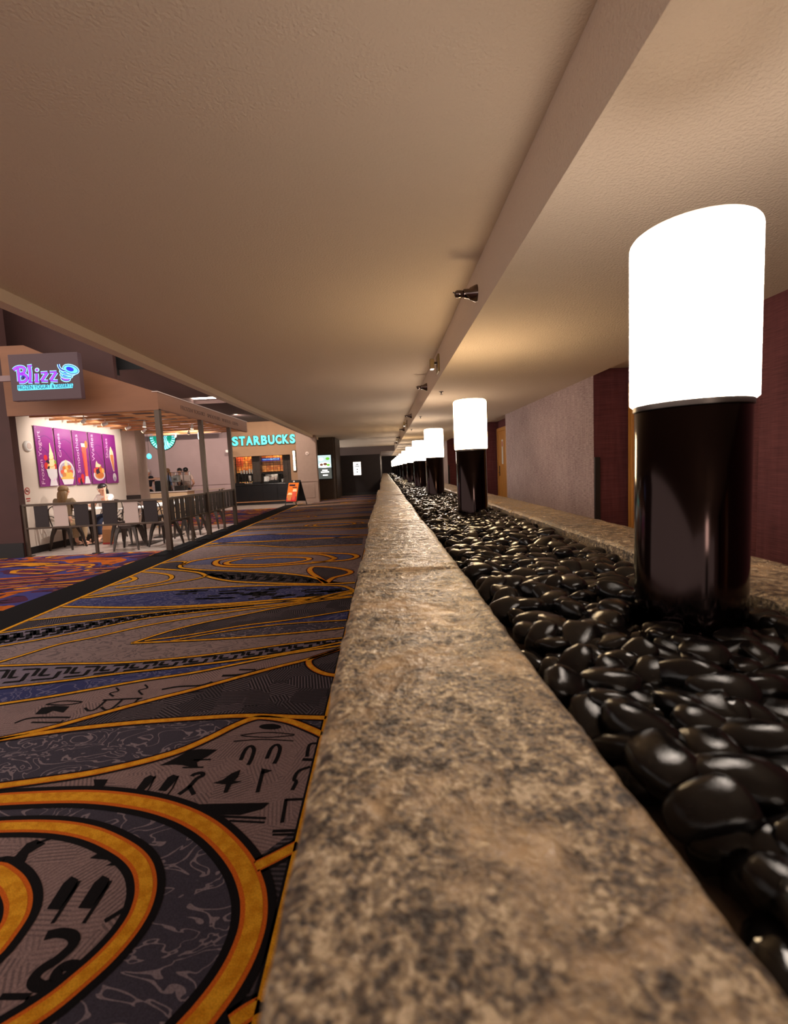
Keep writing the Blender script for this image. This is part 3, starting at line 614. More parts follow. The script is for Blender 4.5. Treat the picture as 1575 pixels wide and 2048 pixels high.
for i, y in enumerate([6.34, 14.7, 23.0]):
    t = thing('emergency_light', 'olive emergency light with square back plate on the beam, %s' % ['nearest one', 'middle one', 'farthest one'][i], 'light', (.786, y, 2.62), 0, 'emergency lights on the beam')
    MB().bbox((-.022, -.12, -.12), (0, .12, .1), .004).build('back_plate', M['plate'], t)
    MB().bbox((-.115, -.045, -.07), (-.06, .045, .055), .006).build('lamp_box', M['plate'], t)
    MB().box((-.064, -.015, -.01), (-.02, .015, .02)).build('arm', M['gun'], t)
    MB().box((-.11, -.038, -.074), (-.066, .038, -.07)).build('lens', E_['white'], t)
for i, (x, y) in enumerate([(.95, 7.46), (.9, 10.97), (.9, 14.5)]):
    t = thing('sprinkler', 'small brown sprinkler head hanging from lower ceiling, %s' % ['nearest', 'second', 'farthest'][i], 'sprinkler', (x, y, 2.43), 0, 'sprinklers')
    MB().lathe([(.035, 0), (.035, -.006), (.012, -.008), (.010, -.03)], n=16).build('body', M['gun'], t)
    MB().lathe([(.004, -.03), (.004, -.045), (.022, -.045), (.022, -.048)], n=12).build('deflector', M['gun'], t)

# ================================================================== PEBBLES
def pebble_base(seed, sub):
    bm = bmesh.new(); bmesh.ops.create_icosphere(bm, subdivisions=sub, radius=1.)
    rs = random.Random(seed); pw_ = [rs.uniform(2.1, 2.7) for _ in range(3)]; sk = rs.uniform(-.18, .18); tp = rs.uniform(-.22, .22)
    for v in bm.verts:
        c = v.co.normalized(); q = [math.copysign(abs(c[i])**(2/pw_[i]), c[i]) for i in range(3)]
        d = 1+.13*noise.noise(c*1.1+Vector((seed*7.3, 0, 0)))+.06*noise.noise(c*2.3+Vector((0, seed*3.1, 0)))
        v.co = Vector((q[0]*d+sk*q[1]*q[1], q[1]*d*(1+tp*q[0]), q[2]*d*(1+.15*tp*q[0])))
    bm.verts.ensure_lookup_table(); V = np.array([v.co[:] for v in bm.verts]); Fc = [[v.index for v in f.verts] for f in bm.faces]; bm.free(); return V, Fc
NB = 10
hi = []; 
for s in range(NB):
    V, Fc = pebble_base(s, 3); me = bpy.data.meshes.new('pebble'); me.from_pydata(V.tolist(), [], Fc); me.materials.append(M['pebble']); me.polygons.foreach_set('use_smooth', [True]*len(Fc)); hi.append(me)
mid = [pebble_base(s, 2) for s in range(NB)]; low = [pebble_base(s, 1) for s in range(NB)]
pebs = []; rp = random.Random(11)
def try_row(layer):
    y = .22
    while y < YE-.1:
        g = .074 if layer else .088; g *= 1 if y < 12 else 1.25 if y < 22 else 1.7
        x = .345+rp.uniform(0, .05)
        while x < 1.15:
            px, py = x+rp.uniform(-.016, .016), y+rp.uniform(-.018, .018)
            sc = rp.uniform(.82, 1.25)*(1 if y < 12 else 1.2 if y < 22 else 1.6)
            a, b, c = .056*sc*rp.uniform(.95, 1.3), .044*sc, .029*sc*rp.uniform(.85, 1.2)
            for k in range(-2, 13):                  # keep clear of the pillars
                lx = .93 if k == 0 else .89; dx, dy = px-lx, py-LY(k); dd = math.hypot(dx, dy)
                if dd < .152+b+.006:
                    f = (.152+b+.006)/max(dd, 1e-3); px, py = lx+dx*f, LY(k)+dy*f
            ok = .345+b*.8 < px < 1.15-b*.4 if y < 40 else True
            if 1.93 < py < 2.22 and px < .345+.16*(1-abs(py-2.07)/.16): ok = False      # bare mortar patch by the joint
            px = min(max(px, .33+a*.92), 1.16-a*.8)
            lift = .735 if layer == 0 else .765
            if layer and rp.random() < .22: ok = False
            if ok: pebs.append((px, py, lift+rp.uniform(-.006, .012)+(c-.029)*.6, a, b, c, rp.uniform(0, 6.28), rp.gauss(0, .22), rp.gauss(0, .3), rp.randrange(NB)))
            x += g*sc*rp.uniform(.95, 1.12)
        y += g*.88
try_row(0); try_row(1)
def pxsize(p):
    u, v, d = proj(p[:3])
    if d < .15 or u < -60 or u > 1635 or v > 2110: return 0
    return F*p[3]/d
pebs.sort(key=pxsize, reverse=True)
hero = []; rest = []
for p in pebs:
    (hero if len(hero) < 300 and p[2] > .752 and pxsize(p) > 0 else rest).append(p)
for p in hero:
    o = bpy.data.objects.new('pebble', hi[p[9]]); C.objects.link(o); o.location = p[:3]; o.scale = (p[3], p[4], p[5]); o.rotation_euler = (p[7], p[8], p[6])
    zx = 'along the front stone wall' if p[0] < .52 else 'along the far stone ledge' if p[0] > .98 else 'in the middle of the bed'
    zy = 'at the picture bottom' if p[1] < .75 else 'in front of the nearest lamp' if p[1] < 1.27 else 'level with the nearest lamp' if p[1] < 1.6 else 'just beyond the nearest lamp' if p[1] < 2.3 else 'halfway to the second lamp'
    sz = 'long' if p[3]/p[4] > 1.5 else 'round'
    tag(o, '%s glossy black pebble %s, %s' % (sz, zx, zy), 'pebble', '%s pebbles %s %s' % (sz, zx, zy))
def stuff(lst, base, name, label):
    vs = []; fs = []; n = 0
    for p in lst:
        V, Fc = base[p[9]]; Rm = (Matrix.Rotation(p[6], 3, 'Z') @ Matrix.Rotation(p[8], 3, 'Y') @ Matrix.Rotation(p[7], 3, 'X'))
        P = (V*np.array(p[3:6])) @ np.array(Rm).T+np.array(p[:3]); vs.append(P); fs += [[i+n for i in f] for f in Fc]; n += len(P)
    me = bpy.data.meshes.new(name); me.from_pydata(np.concatenate(vs).tolist(), [], fs); me.materials.append(M['pebble']); me.polygons.foreach_set('use_smooth', [True]*len(fs))
    o = bpy.data.objects.new(name, me); C.objects.link(o); return tag(o, label, 'pebbles', None, 'stuff')
stuff([p for p in rest if p[1] < 7], mid, 'pebbles', 'glossy black pebbles filling the planter between the nearer lamps')
stuff([p for p in rest if p[1] >= 7], low, 'pebbles', 'glossy black pebbles filling the far end of planter')

# ================================================================== DESSERT SHOP
cn = thing('canopy', 'copper brown shop canopy with sloping fascia, posts and overhead slats', 'canopy', (-3.9, 8.45, 0)); O = (-3.9, 8.45, 0)
MB().prism([(-3.86, 8.42, 2.48), (-6.46, 8.42, 2.48), (-6.46, 8.42, 3.66), (-6.05, 8.42, 3.66), (-5.15, 8.42, 3.24), (-3.86, 8.42, 2.78)], (0, .08, 0)).build('front_fascia', M['fascia'], cn, O)
MB().box((-3.94, 8.5, 2.50), (-3.86, 13.78, 2.79)).build('side_fascia', M['fascia'], cn, O)
MB().box((-3.95, 8.41, 2.785), (-3.85, 13.8, 2.80)).build('trim_strip', M['pale_panel'], cn, O)
text_part('lettering', 'FROZEN YOGURT · SMOOTHIES · WAFFLES · CRÉPES', M['fascia_text'], (-3.86, 9.35, 2.60), (0, 1, 0), (0, 0, 1), width=3.6, height=.10, ext=.004, parent=cn, porigin=O)
for y in (8.47, 10.4, 12.27): MB().bbox((-3.95, y-.045, 0), (-3.86, y+.045, 2.5), .004).build('post', M['post'], cn, O)
for y in np.arange(9.0, 13.7, .52): MB().box((-6.5, y-.012, 2.52), (-3.94, y+.012, 2.56)).build('slat', M['slat'], cn, O)
for x in (-6.35, -5.7, -5.05, -4.4): MB().box((x-.02, 8.5, 2.56), (x+.02, 13.78, 2.62)).build('slat', M['slat'], cn, O)
# railings with panels
def rail(name, label, loc, rz, length, posts, panels, tall=()):
    t = thing(name, label, 'railing', loc, rz)
    MB().bbox((0, -.025, .90), (length, .025, .94), .004).build('top_rail', M['post'], t); MB().bbox((0, -.02, .49), (length, .02, .52), .004).build('bottom_rail', M['post'], t)
    for x in posts:
        p = MB().bbox((x-.024, -.024, 0), (x+.024, .024, .9), .003).build('post', M['post'], t); MB().box((x-.07, -.06, 0.002), (x+.07, .06, .014)).build('foot_plate', M['gun'], p)
    for x0, x1, c in panels: MB().bbox((x0, -.008, .522), (x1, .008, .898), .002).build('panel', M['pale_panel' if c else 'dark_panel'], t)
    return t
rail('railing', 'bronze shop railing with alternating charcoal and pale panels facing the lobby carpet', (-6.45, 8.5, 0), 0, 2.5, (.02, 1.24),
     [(.2, .44, 0), (.54, .78, 1), (.9, 1.15, 0), (1.4, 1.65, 0), (1.78, 2.03, 1), (2.13, 2.37, 0)])
pn = []
for a in (0.06, 1.0, 1.99, 2.93):
    for q in range(4): pn.append((a+.02+q*.222, a+.02+q*.222+.165, 0))
rail('railing', 'bronze shop railing with a row of charcoal panels along the black carpet strip', (-3.905, 8.53, 0), math.pi/2, 3.7, (.98, 2.88), pn)
# hanging sign
art_navy = mat('navy_ink', (16, 26, 80), .4)
sg = thing('hanging_sign', 'dark plum projecting sign board with lit purple and blue lettering and whirlwind', 'sign', (-5.43, 8.0, 2.65)); O = (-5.43, 8.0, 2.65)
MB().bbox((-5.98, 7.95, 2.65), (-4.87, 8.06, 3.39), .006).build('board', mat('sign_plum', (84, 60, 66), .5), sg, O)
MB().box((-6.9, 7.98, 2.98), (-5.98, 8.03, 3.07)).build('bracket', M['grey_wall'], sg, O)
ps = lambda p: (p[0]/8.75, 690+p[1]/8.75)
SN = (0, -1, 0)
def sgs(P, wd, mk, off, k=5, nm='letter'):
    W = [aty(p.x, p.y, 7.95) - Vector((0, 0, 0)) for p in catmull([(*ps(p), 0) for p in P], k)]
    return MB().ribbon([p-Vector(O) for p in W], wd, SN, off=off).build(nm, E_[mk], sg)
letters = {'B': [[(312, 400), (328, 500), (338, 640)], [(240, 440), (275, 408), (330, 388), (400, 392), (436, 430), (418, 482), (360, 512), (430, 516), (474, 560), (470, 608), (425, 646), (338, 648)]],
           'l': [[(515, 378), (532, 500), (528, 648)], [(480, 372), (562, 362)], [(495, 645), (572, 655)]], 'i': [[(640, 500), (646, 580), (640, 640)], [(608, 645), (690, 645)]],
           'z': [[(715, 488), (832, 480)], [(828, 482), (730, 630)], [(728, 630), (842, 634)]], 'z2': [[(872, 478), (992, 472)], [(986, 476), (890, 622)], [(886, 624), (1012, 630)]]}
lw = {'B': .036, 'l': .040, 'i': .040, 'z': .028, 'z2': .028}
for kx, strokes in letters.items():
    for i, P in enumerate(strokes):
        f = 1. if (i == 0 or kx == 'B') else .55
        if kx[0] == 'z': f = 1.3 if i == 1 else .7
        sgs(P, lw[kx]*f+.030, 'glow', .003); sgs(P, lw[kx]*f+.012, 'navy', .005); sgs(P, lw[kx]*f, 'purple', .007)
circ = lambda cx, cy, rx, ry, rot=0, n=28: [(cx+rx*math.cos(t)*math.cos(rot)-ry*math.sin(t)*math.sin(rot), cy+rx*math.cos(t)*math.sin(rot)+ry*math.sin(t)*math.cos(rot)) for t in [2*math.pi*i/n for i in range(n+1)]]
def disc(c, mk, off): MB().poly([aty(*ps(p), 7.95)-Vector(O)+Vector((0, -off, 0)) for p in c[:-1]]).build('letter', E_[mk], sg)
disc(circ(650, 437, 40, 38), 'glow', .003); disc(circ(650, 437, 26, 25), 'purple', .007)
sgs([(452, 575), (420, 545), (396, 550), (394, 574), (412, 578)], .02, 'navy', .009)
for i, (cx, cy, rx, ry, rot) in enumerate([(1150, 592, 78, 42, .15), (1165, 535, 105, 46, .15), (1185, 480, 135, 50, .18), (1245, 428, 140, 74, .3)]):
    q = .002*i
    disc(circ(cx, cy, rx+14, ry+14, rot), 'glow', .003+q); disc(circ(cx, cy, rx, ry, rot), 'navy', .0038+q); disc(circ(cx, cy, rx-12, ry-12, rot), 'purple' if i == 0 else 'aqua', .0044+q); disc(circ(cx-15, cy-4, rx*.5, ry*.5, rot), 'purple' if i == 0 else 'blue', .0048+q)
sgs([(1030, 340), (1040, 385), (1080, 432), (1140, 455)], .046, 'glow', .010, nm='tail'); sgs([(1030, 340), (1040, 385), (1080, 432), (1140, 455)], .022, 'navy', .0115, nm='tail')
MB().poly([aty(*ps(p), 7.95)-Vector(O)+Vector((0, -.003, 0)) for p in [(305, 705), (870, 690), (900, 662), (935, 668), (945, 690), (1265, 668), (1282, 690), (1272, 752), (940, 772), (330, 802), (308, 780)]]).build('text_strip', E_['aqua'], sg)
a, b = aty(*ps((322, 782)), 7.94), aty(*ps((1268, 735)), 7.94); xd = (b-a).normalized(); yd = Vector((-xd.z, 0, xd.x))
text_part('lettering', 'FROZEN YOGURT & DESSERTS', art_navy, a, xd, yd, width=(b-a).length, height=.062, ext=.002, parent=sg, porigin=O)

# posters on the white wall (plane x = -6.6, seen from +x)
art_c = {k: mat('print_'+k, c, .35) for k, c in [('magenta', (132, 26, 122)), ('violet', (104, 24, 112)), ('cream', (238, 214, 168)), ('butter', (236, 186, 92)), ('amber', (206, 112, 44)), ('berry', (206, 36, 44)), ('coral', (226, 92, 70)), ('leaf', (130, 164, 40)), ('ink', (40, 22, 48)), ('china', (226, 216, 222)), ('shade', (176, 160, 180)), ('pink', (232, 186, 220)), ('toffee', (212, 134, 74)), ('orange', (236, 120, 40))]}
PY0, PW, PG, PZ0, PZ1 = 9.17, .502, .044, 1.235, 2.40
def ell(cy, cz, ry, rz, n=18, rot=0): return [(cy+ry*math.cos(t)*math.cos(rot)-rz*math.sin(t)*math.sin(rot), cz+ry*math.cos(t)*math.sin(rot)+rz*math.sin(t)*math.cos(rot)) for t in [2*math.pi*i/n for i in range(n)]]
poster_txt = ['Frozen Yogurt', 'Crépes', 'Smoothies', 'Waffles', 'Shakes']
plabs = ['purple poster with a frozen yogurt swirl in a white cup', 'purple poster with a white bowl of yellow crépes', 'purple poster with a tall red smoothie glass', 'purple poster with fruit waffles in a white dish', 'purple poster with a slender milkshake glass']
for i in range(5):
    y0 = PY0+i*(PW+PG); t = thing('poster', plabs[i], 'poster', (-6.6, y0, PZ0), 0, 'dessert posters')
    MB().bbox((.02, 0, 0), (.032, PW, PZ1-PZ0), .002).build('board', art_c['magenta'], t)
    for (u, v) in ((.03, .03), (PW-.03, .03), (.03, 1.135), (PW-.03, 1.135)): MB().lathe([(.009, -.0), (.009, .036), (0, .037)], (0, u, v), 10, 'x').build('standoff', M['steel'], t)
    lv = [0]
    def art(P, c, nm='print'):
        lv[0] += 1; MB().poly([(.0325+.0004*lv[0], min(max(u, .004), PW-.004), min(max(v, .004), 1.16)) for u, v in P]).build(nm, art_c[c], t)
    def curve(P, wd, c='violet'):
        lv[0] += 1; W = catmull([(.0325+.0004*lv[0], u, v) for u, v in P], 6); W = [p for p in W if .01 < p.y < PW-.01]
        if len(W) > 2: MB().ribbon(W, wd, (1, 0, 0)).build('print', art_c[c], t)
    ph = i*.5
    curve([(-.1, .7-ph*.1), (.1, .92-ph*.1), (.3, .98-ph*.06), (.6, .8)], .016); curve([(-.1, .55), (.15, .75), (.4, .55), (.6, .35)], .02)
    if i >= 2: curve([(-.1, .3), (.2, .22), (.4, .4), (.6, .5)], .014)
    if i == 4: curve([(.02, .3), (.15, .18), (.35, .2), (.5, .3)], .014); curve([(.05, .16), (.2, .3), (.45, .12)], .01)
    if i == 0:
        for u, v, r_, c in ((.22, .56, .05, 'berry'), (.26, .47, .045, 'ink'), (.22, .4, .06, 'berry'), (.3, .38, .06, 'butter'), (.46, .46, .05, 'leaf'), (.47, .38, .055, 'berry'), (.28, .35, .04, 'ink')): art(ell(u, v, r_, r_*1.15), c)
        for q, (v, r_) in enumerate(((.36, .085), (.43, .085), (.5, .078), (.57, .07), (.63, .06))): art(ell(.375, v, r_, .052, rot=.35), 'cream' if q % 2 == 0 else 'butter'); art(ell(.37, v+.008, r_*.95, .045, rot=.35), 'cream')
        art([(.33, .66), (.345, .76), (.352, .84), (.375, .86), (.37, .82), (.4, .72), (.42, .65)], 'cream')
        art([(.2, .34), (.5, .34), (.485, .2), (.45, .13), (.48, .01), (.25, .01), (.29, .13), (.235, .2)], 'china'); art([(.36, .08), (.42, .13), (.43, .17), (.375, .13)], 'white' if 0 else 'pink')
    if i == 1:
        art(ell(.25, .29, .245, .23), 'china'); art(ell(.25, .30, .21, .18), 'shade')
        for u, v, r_, c in ((.12, .28, .06, 'coral'), (.38, .28, .06, 'coral'), (.25, .36, .08, 'butter'), (.17, .36, .05, 'amber'), (.34, .38, .055, 'amber'), (.25, .24, .11, 'butter'), (.16, .22, .06, 'toffee'), (.36, .22, .07, 'butter'), (.24, .44, .05, 'cream'), (.3, .3, .05, 'toffee'), (.2, .3, .045, 'cream')): art(ell(u, v, r_, r_*.8), c)
        art([(.2, .44), (.235, .53), (.25, .53), (.29, .45)], 'cream'); art(ell(.25, .15, .21, .035), 'butter'); art([(.06, .13), (.44, .13), (.39, .02), (.12, .02)], 'china')
    if i == 2:
        art([(.26, .83), (.42, .83), (.40, .18), (.30, .18)], 'coral'); art([(.25, .9), (.43, .9), (.422, .82), (.26, .82)], 'china'); art(ell(.43, .88, .05, .085), 'orange')
        art([(.30, .18), (.40, .18), (.46, .02), (.26, .02)], 'china'); art([(.28, .7), (.3, .7), (.32, .25), (.305, .25)], 'berry')
        for u, v, r_, c in ((.2, .17, .055, 'berry'), (.08, .1, .05, 'berry'), (.14, .08, .045, 'ink'), (.2, .09, .045, 'berry'), (.15, .03, .03, 'ink')): art(ell(u, v, r_, r_*1.2), c)
    if i == 3:
        art(ell(.27, .2, .22, .13), 'china'); art(ell(.28, .2, .17, .09), 'toffee'); art(ell(.31, .19, .13, .06), 'amber')
        for u, v, r_, c in ((.12, .3, .05, 'coral'), (.2, .36, .05, 'berry'), (.27, .3, .05, 'ink'), (.34, .32, .06, 'orange'), (.42, .3, .05, 'butter'), (.2, .28, .05, 'ink'), (.33, .38, .04, 'amber')): art(ell(u, v, r_, r_*1.2), c)
        art([(.14, .38), (.17, .48), (.2, .53), (.24, .47), (.36, .43), (.3, .38)], 'cream')
    if i == 4:
        art([(.3, .28), (.2, .62), (.21, .76), (.26, .86), (.28, .86), (.36, .76), (.38, .62), (.35, .28)], 'china'); art([(.31, .3), (.225, .6), (.225, .68), (.355, .68), (.36, .6), (.345, .3)], 'toffee'); art([(.25, .68), (.36, .68), (.34, .78), (.28, .88), (.255, .86), (.235, .76)], 'cream')
        art(ell(.33, .14, .075, .1), 'china'); art(ell(.33, .1, .05, .05), 'shade')
    L = [1.02, .48, .82, .6, .46][i]; z0 = [.05, .58, .26, .52, .60][i]
    text_part('lettering', poster_txt[i], art_c['pink'], (.0375, .155, z0), (0, 0, 1), (0, -1, 0), width=L, height=.1 if i else .115, ext=.0005, parent=t)
# things on the poster wall
t = thing('wall_speaker', 'round white wall speaker left of the posters', 'speaker', (-6.6, 8.98, 2.0))
MB().lathe([(.10, 0), (.10, .03), (.085, .045), (0, .05)], n=24, axis='x').build('housing', M['white'], t, smooth=True); MB().lathe([(.06, .046), (.06, .05), (.0, .052)], n=20, axis='x').build('grille', M['pale_panel'], t)
t = thing('no_smoking_sign', 'small red no smoking roundel on the white wall', 'sign', (-6.6, 8.86, 1.17))
MB().ribbon([(.004, .06*math.cos(q*.314), .06*math.sin(q*.314)) for q in range(20)], .014, (1, 0, 0), closed=True).build('ring', M['red'], t)
MB().ribbon([(.005, -.04, .04), (.005, .04, -.04)], .012, (1, 0, 0)).build('slash', M['red'], t); MB().box((.003, -.035, -.01), (.004, .035, .01)).build('cigarette', M['skirting'], t)
MB().box((.003, -.05, -.15), (.005, .05, -.13)).box((.003, -.04, -.19), (.005, .04, -.175)).build('caption', M['red'], t)
# ------------------------------------------------------------------ chairs and tables
def chair():
    t = thing('metal_chair', 'x', 'chair')
    prof = [(x, y) for x, y in [(.17*math.copysign(abs(math.cos(a))**.55, math.cos(a)), .17*math.copysign(abs(math.sin(a))**.55, math.sin(a))) for a in [2*math.pi*i/28 for i in range(28)]]]
    MB().prism([(x, y, .435) for x, y in prof], (0, 0, .018)).prism([(x*.96, y*.96, .40) for x, y in prof], (0, 0, .035)).build('seat', M['gun'], t)
    for sx in (-1, 1):
        for sy in (-1, 1):
            a, b = Vector((sx*.13, sy*.13, .43)), Vector((sx*.215, sy*.215, .0)); w0, w1 = .034, .012
            m = MB(); vs = []
            for p, w_ in ((a, w0), (a.lerp(b, .35)+Vector((sx*.012, sy*.012, 0)), .024), (b, w1)): vs += [p+Vector((dx*w_, dy*w_, 0)) for dx, dy in ((-1, -1), (1, -1), (1, 1), (-1, 1))]
            m.add(vs, [(0, 1, 5, 4), (1, 2, 6, 5), (2, 3, 7, 6), (3, 0, 4, 7), (4, 5, 9, 8), (5, 6, 10, 9), (6, 7, 11, 10), (7, 4, 8, 11), (8, 9, 10, 11), (3, 2, 1, 0)]).build('leg', M['gun'], t)
    MB().tube(catmull([(-.165, .14, .45), (-.175, .19, .62), (-.16, .215, .78), (-.09, .225, .845), (0, .228, .855), (.09, .225, .845), (.16, .215, .78), (.175, .19, .62), (.165, .14, .45)], 4), .010, 8).build('back_frame', M['gun'], t, smooth=True)
    MB().prism([(-.05, .17, .45), (.05, .17, .45), (.075, .21, .84), (-.075, .21, .84)], (0, .008, 0)).build('backrest', M['gun'], t)
    for sx in (-1, 1): MB().tube(catmull([(sx*.17, .20, .66), (sx*.2, .06, .64), (sx*.185, -.05, .55), (sx*.165, -.06, .45)], 4), .008, 8).build('arm_hoop', M['gun'], t, smooth=True)
    return t
ch = chair(); gch = 'galvanised metal chairs in the dessert shop'
spots = [(-6.24, 9.28, math.pi, 'grey metal chair occupied by woman with long blonde hair'), (-6.15, 10.62, 0, 'grey metal chair occupied by dark haired woman facing the corridor'),
         (-4.79, 8.84, .1, 'grey metal chair behind front railing, centred under the pale panel'), (-4.27, 9.14, 1.35, 'grey metal chair just inside the corner canopy post'),
         (-4.27, 9.82, -1.5, 'grey metal chair behind first bay of side railing'), (-4.32, 10.62, -1.55, 'grey metal chair behind middle of side railing'),
         (-4.28, 11.68, -1.6, 'grey metal chair at the far end of side railing'), (-5.35, 9.75, -1.6, 'grey metal chair in shop middle, left of the white table'), (-5.1, 10.9, -1.5, 'grey metal chair in front of the dessert counter')]
for i, (x, y, r, l) in enumerate(spots):
    if i == 0: ch.location = (x, y, 0); ch.rotation_euler = (0, 0, r); ch['label'] = l; ch['group'] = gch
    else: dup(ch, (x, y, .002), r, l, gch)
ch.location.z = .002
def table(x, y, lab, first=[None]):
    if first[0] is None:
        t = thing('cafe_table', lab, 'table', (x, y, .002), 0, 'white café tables'); first[0] = t
        MB().bbox((-.32, -.32, .715), (.32, .32, .745), .008).build('table_top', M['white'], t); MB().tube([(0, 0, .02), (0, 0, .715)], .032, 14).build('column', M['gun'], t, smooth=True)
        MB().bbox((-.24, -.24, 0), (.24, .24, .02), .006).build('base', M['gun'], t)
    else: dup(first[0], (x, y, .002), 0, lab)
for x, y, l in [(-6.16, 9.93, 'white square café table between the two seated women'), (-4.87, 9.55, 'white square café table behind front railing corner'), (-4.85, 10.55, 'white square café table near middle of side railing'), (-4.85, 11.7, 'white square café table nearest the dessert counter')]: table(x, y, l)
t = thing('paper_bag', 'brown paper carrier bag standing on the tiles beside railing post', 'bag', (-5.72, 9.75, .002))
MB().add([(-.1, -.06, 0), (.1, -.06, 0), (.1, .06, 0), (-.1, .06, 0), (-.088, -.055, .3), (.088, -.055, .3), (.085, .055, .3), (-.09, .055, .3), (-.09, -.02, .38), (.09, -.02, .37), (.09, .03, .37), (-.09, .03, .38)],
         [(0, 3, 2, 1), (0, 1, 5, 4), (1, 2, 6, 5), (2, 3, 7, 6), (3, 0, 4, 7), (4, 5, 9, 8), (5, 6, 10, 9), (6, 7, 11, 10), (7, 4, 8, 11)]).build('bag_body', M['kraft'], t)
MB().box((-.102, -.063, 0), (.102, .063, .03)).build('red_base', M['red'], t)
# ------------------------------------------------------------------ counter with glass case
t = thing('dessert_counter', 'beige dessert counter seen behind the café railing', 'counter', (-7.4, 15.3, 0)); O = (-7.4, 15.3, 0)
MB().bbox((-8.8, 15.3, .002), (-6.35, 15.9, .84), .01).build('body', M['laminate'], t, O); MB().bbox((-8.84, 15.26, .84), (-6.31, 15.94, .87), .006).build('counter_top', M['pale_panel'], t, O)
t = thing('display_case', 'clear glass display case standing on the dessert counter', 'display case', (-6.68, 15.6, .87)); O = (-6.68, 15.6, .87)
for a, b in (((-6.92, 15.35, .87), (-6.90, 15.85, 1.47)), ((-6.46, 15.35, .87), (-6.44, 15.85, 1.47)), ((-6.92, 15.33, .87), (-6.44, 15.35, 1.47)), ((-6.92, 15.33, 1.46), (-6.44, 15.85, 1.475)), ((-6.9, 15.37, 1.15), (-6.46, 15.83, 1.16))): MB().box(a, b).build('pane', M['glass'], t, O)
for x in (-6.925, -6.435):
    for y in (15.325, 15.855): MB().box((x-.008, y-.008, .87), (x+.008, y+.008, 1.48)).build('corner_post', M['steel'], t, O)
t = thing('napkin_dispenser', 'white box dispenser inside the glass case', 'dispenser', (-6.78, 15.6, 1.161)); MB().bbox((-.1, -.1, 0), (.1, .1, .2), .012).build('body', M['white'], t); MB().box((-.05, -.104, .05), (.05, -.1, .12)).build('slot', M['steel'], t)
t = thing('topping_bin', 'steel topping bin in bottom of the glass case', 'bin', (-6.66, 15.6, .871)); MB().bbox((-.16, -.14, 0), (.16, .14, .16), .01).build('body', M['steel'], t); MB().lathe([(.03, .16), (.03, .18), (0, .19)], n=12).build('lid_knob', M['gun'], t)
t = thing('storage_cabinet', 'grey glass fronted cabinet at left end of the dessert counter', 'cabinet', (-8.0, 15.55, .87)); MB().bbox((-.3, -.2, 0), (-.02, .2, .2), .006).build('body', M['steel'], t); MB().box((-.28, -.205, .02), (-.16, -.2, .18)).build('pane', M['glass'], t); MB().box((-.14, -.205, .02), (-.04, -.2, .18)).build('pane', M['glass'], t)
t = thing('black_chair', 'black padded office chair behind the counter beside woman in blue', 'chair', (-7.5, 16.15, .002))
MB().bbox((-.26, -.05, .62), (.26, .05, 1.22), .06).build('backrest', M['black'], t, smooth=True); MB().bbox((-.26, -.02, .5), (.26, .5, .6), .04).build('seat', M['black'], t, smooth=True); MB().tube([(0, .22, .06), (0, .22, .5)], .03).build('column', M['gun'], t)
for q in range(5): MB().tube([(0, .22, .07), (.28*math.cos(q*1.257), .22+.28*math.sin(q*1.257), .03)], .02).build('foot', M['gun'], t)
t = thing('monitor', 'black flat monitor at left end of dessert counter', 'monitor', (-8.15, 15.85, .87)); MB().bbox((-.2, -.02, .18), (.16, .02, .5), .008).build('screen', M['black'], t); MB().box((-.04, -.01, .01), (.0, .01, .2)).build('stand', M['gun'], t); MB().bbox((-.12, -.08, 0), (.08, .08, .012), .004).build('foot', M['gun'], t)
t = thing('bench', 'long low wooden bench table against the grey back wall', 'bench', (-6.85, 19.6, .002)); 
MB().bbox((-1.2, -.2, .74), (.2, .2, .78), .006).build('bench_top', M['mauve_wall'], t)
for x in (-1.1, .1):
    for y in (-.15, .15): MB().box((x-.025, y-.025, 0), (x+.025, y+.025, .74)).build('leg', M['black'], t)
# round emblem on the back wall
t = thing('round_emblem', 'round green and white emblem with wavy lines on grey wall', 'sign', (-9.1, 20.0, 3.0)); 
def dsk(r0, r1, a0, a1, mk, off, nm):
    n = 40; P = [(r1*math.cos(a0+(a1-a0)*i/n), -off, r1*math.sin(a0+(a1-a0)*i/n)) for i in range(n+1)]+([(r0*math.cos(a0+(a1-a0)*i/n), -off, r0*math.sin(a0+(a1-a0)*i/n)) for i in range(n, -1, -1)] if r0 > 0 else [])
    MB().poly(P[:-1] if r0 == 0 and abs(a1-a0) > 6 else P).build(nm, E_[mk], t)
MB().lathe([(.55, -.04), (.55, 0)], n=48, axis='y').build('backing', M['skirting'], t)
dsk(0, .53, 0, 2*math.pi, 'teal', .041, 'disc')
for q in range(30):
    a = 2*math.pi*q/30; dsk(.38, .52, a, a+.11, 'glow', .043, 'ray')
MB().poly([(-.22, -.043, .5), (-.18, -.043, -.1), (-.3, -.043, -.42), (0, -.043, -.52), (.3, -.043, -.42), (.18, -.043, -.1), (.22, -.043, .5)]).build('figure', E_['glow'], t)
for x in (-.14, -.07, 0, .07, .14): MB().ribbon(catmull([(x, -.045, .48), (x+.04, -.045, .3), (x-.03, -.045, .1), (x+.05, -.045, -.1), (x-.01, -.045, -.28), (x*1.6, -.045, -.46)], 5), .024, SN).build('wave', E_['teal'], t)
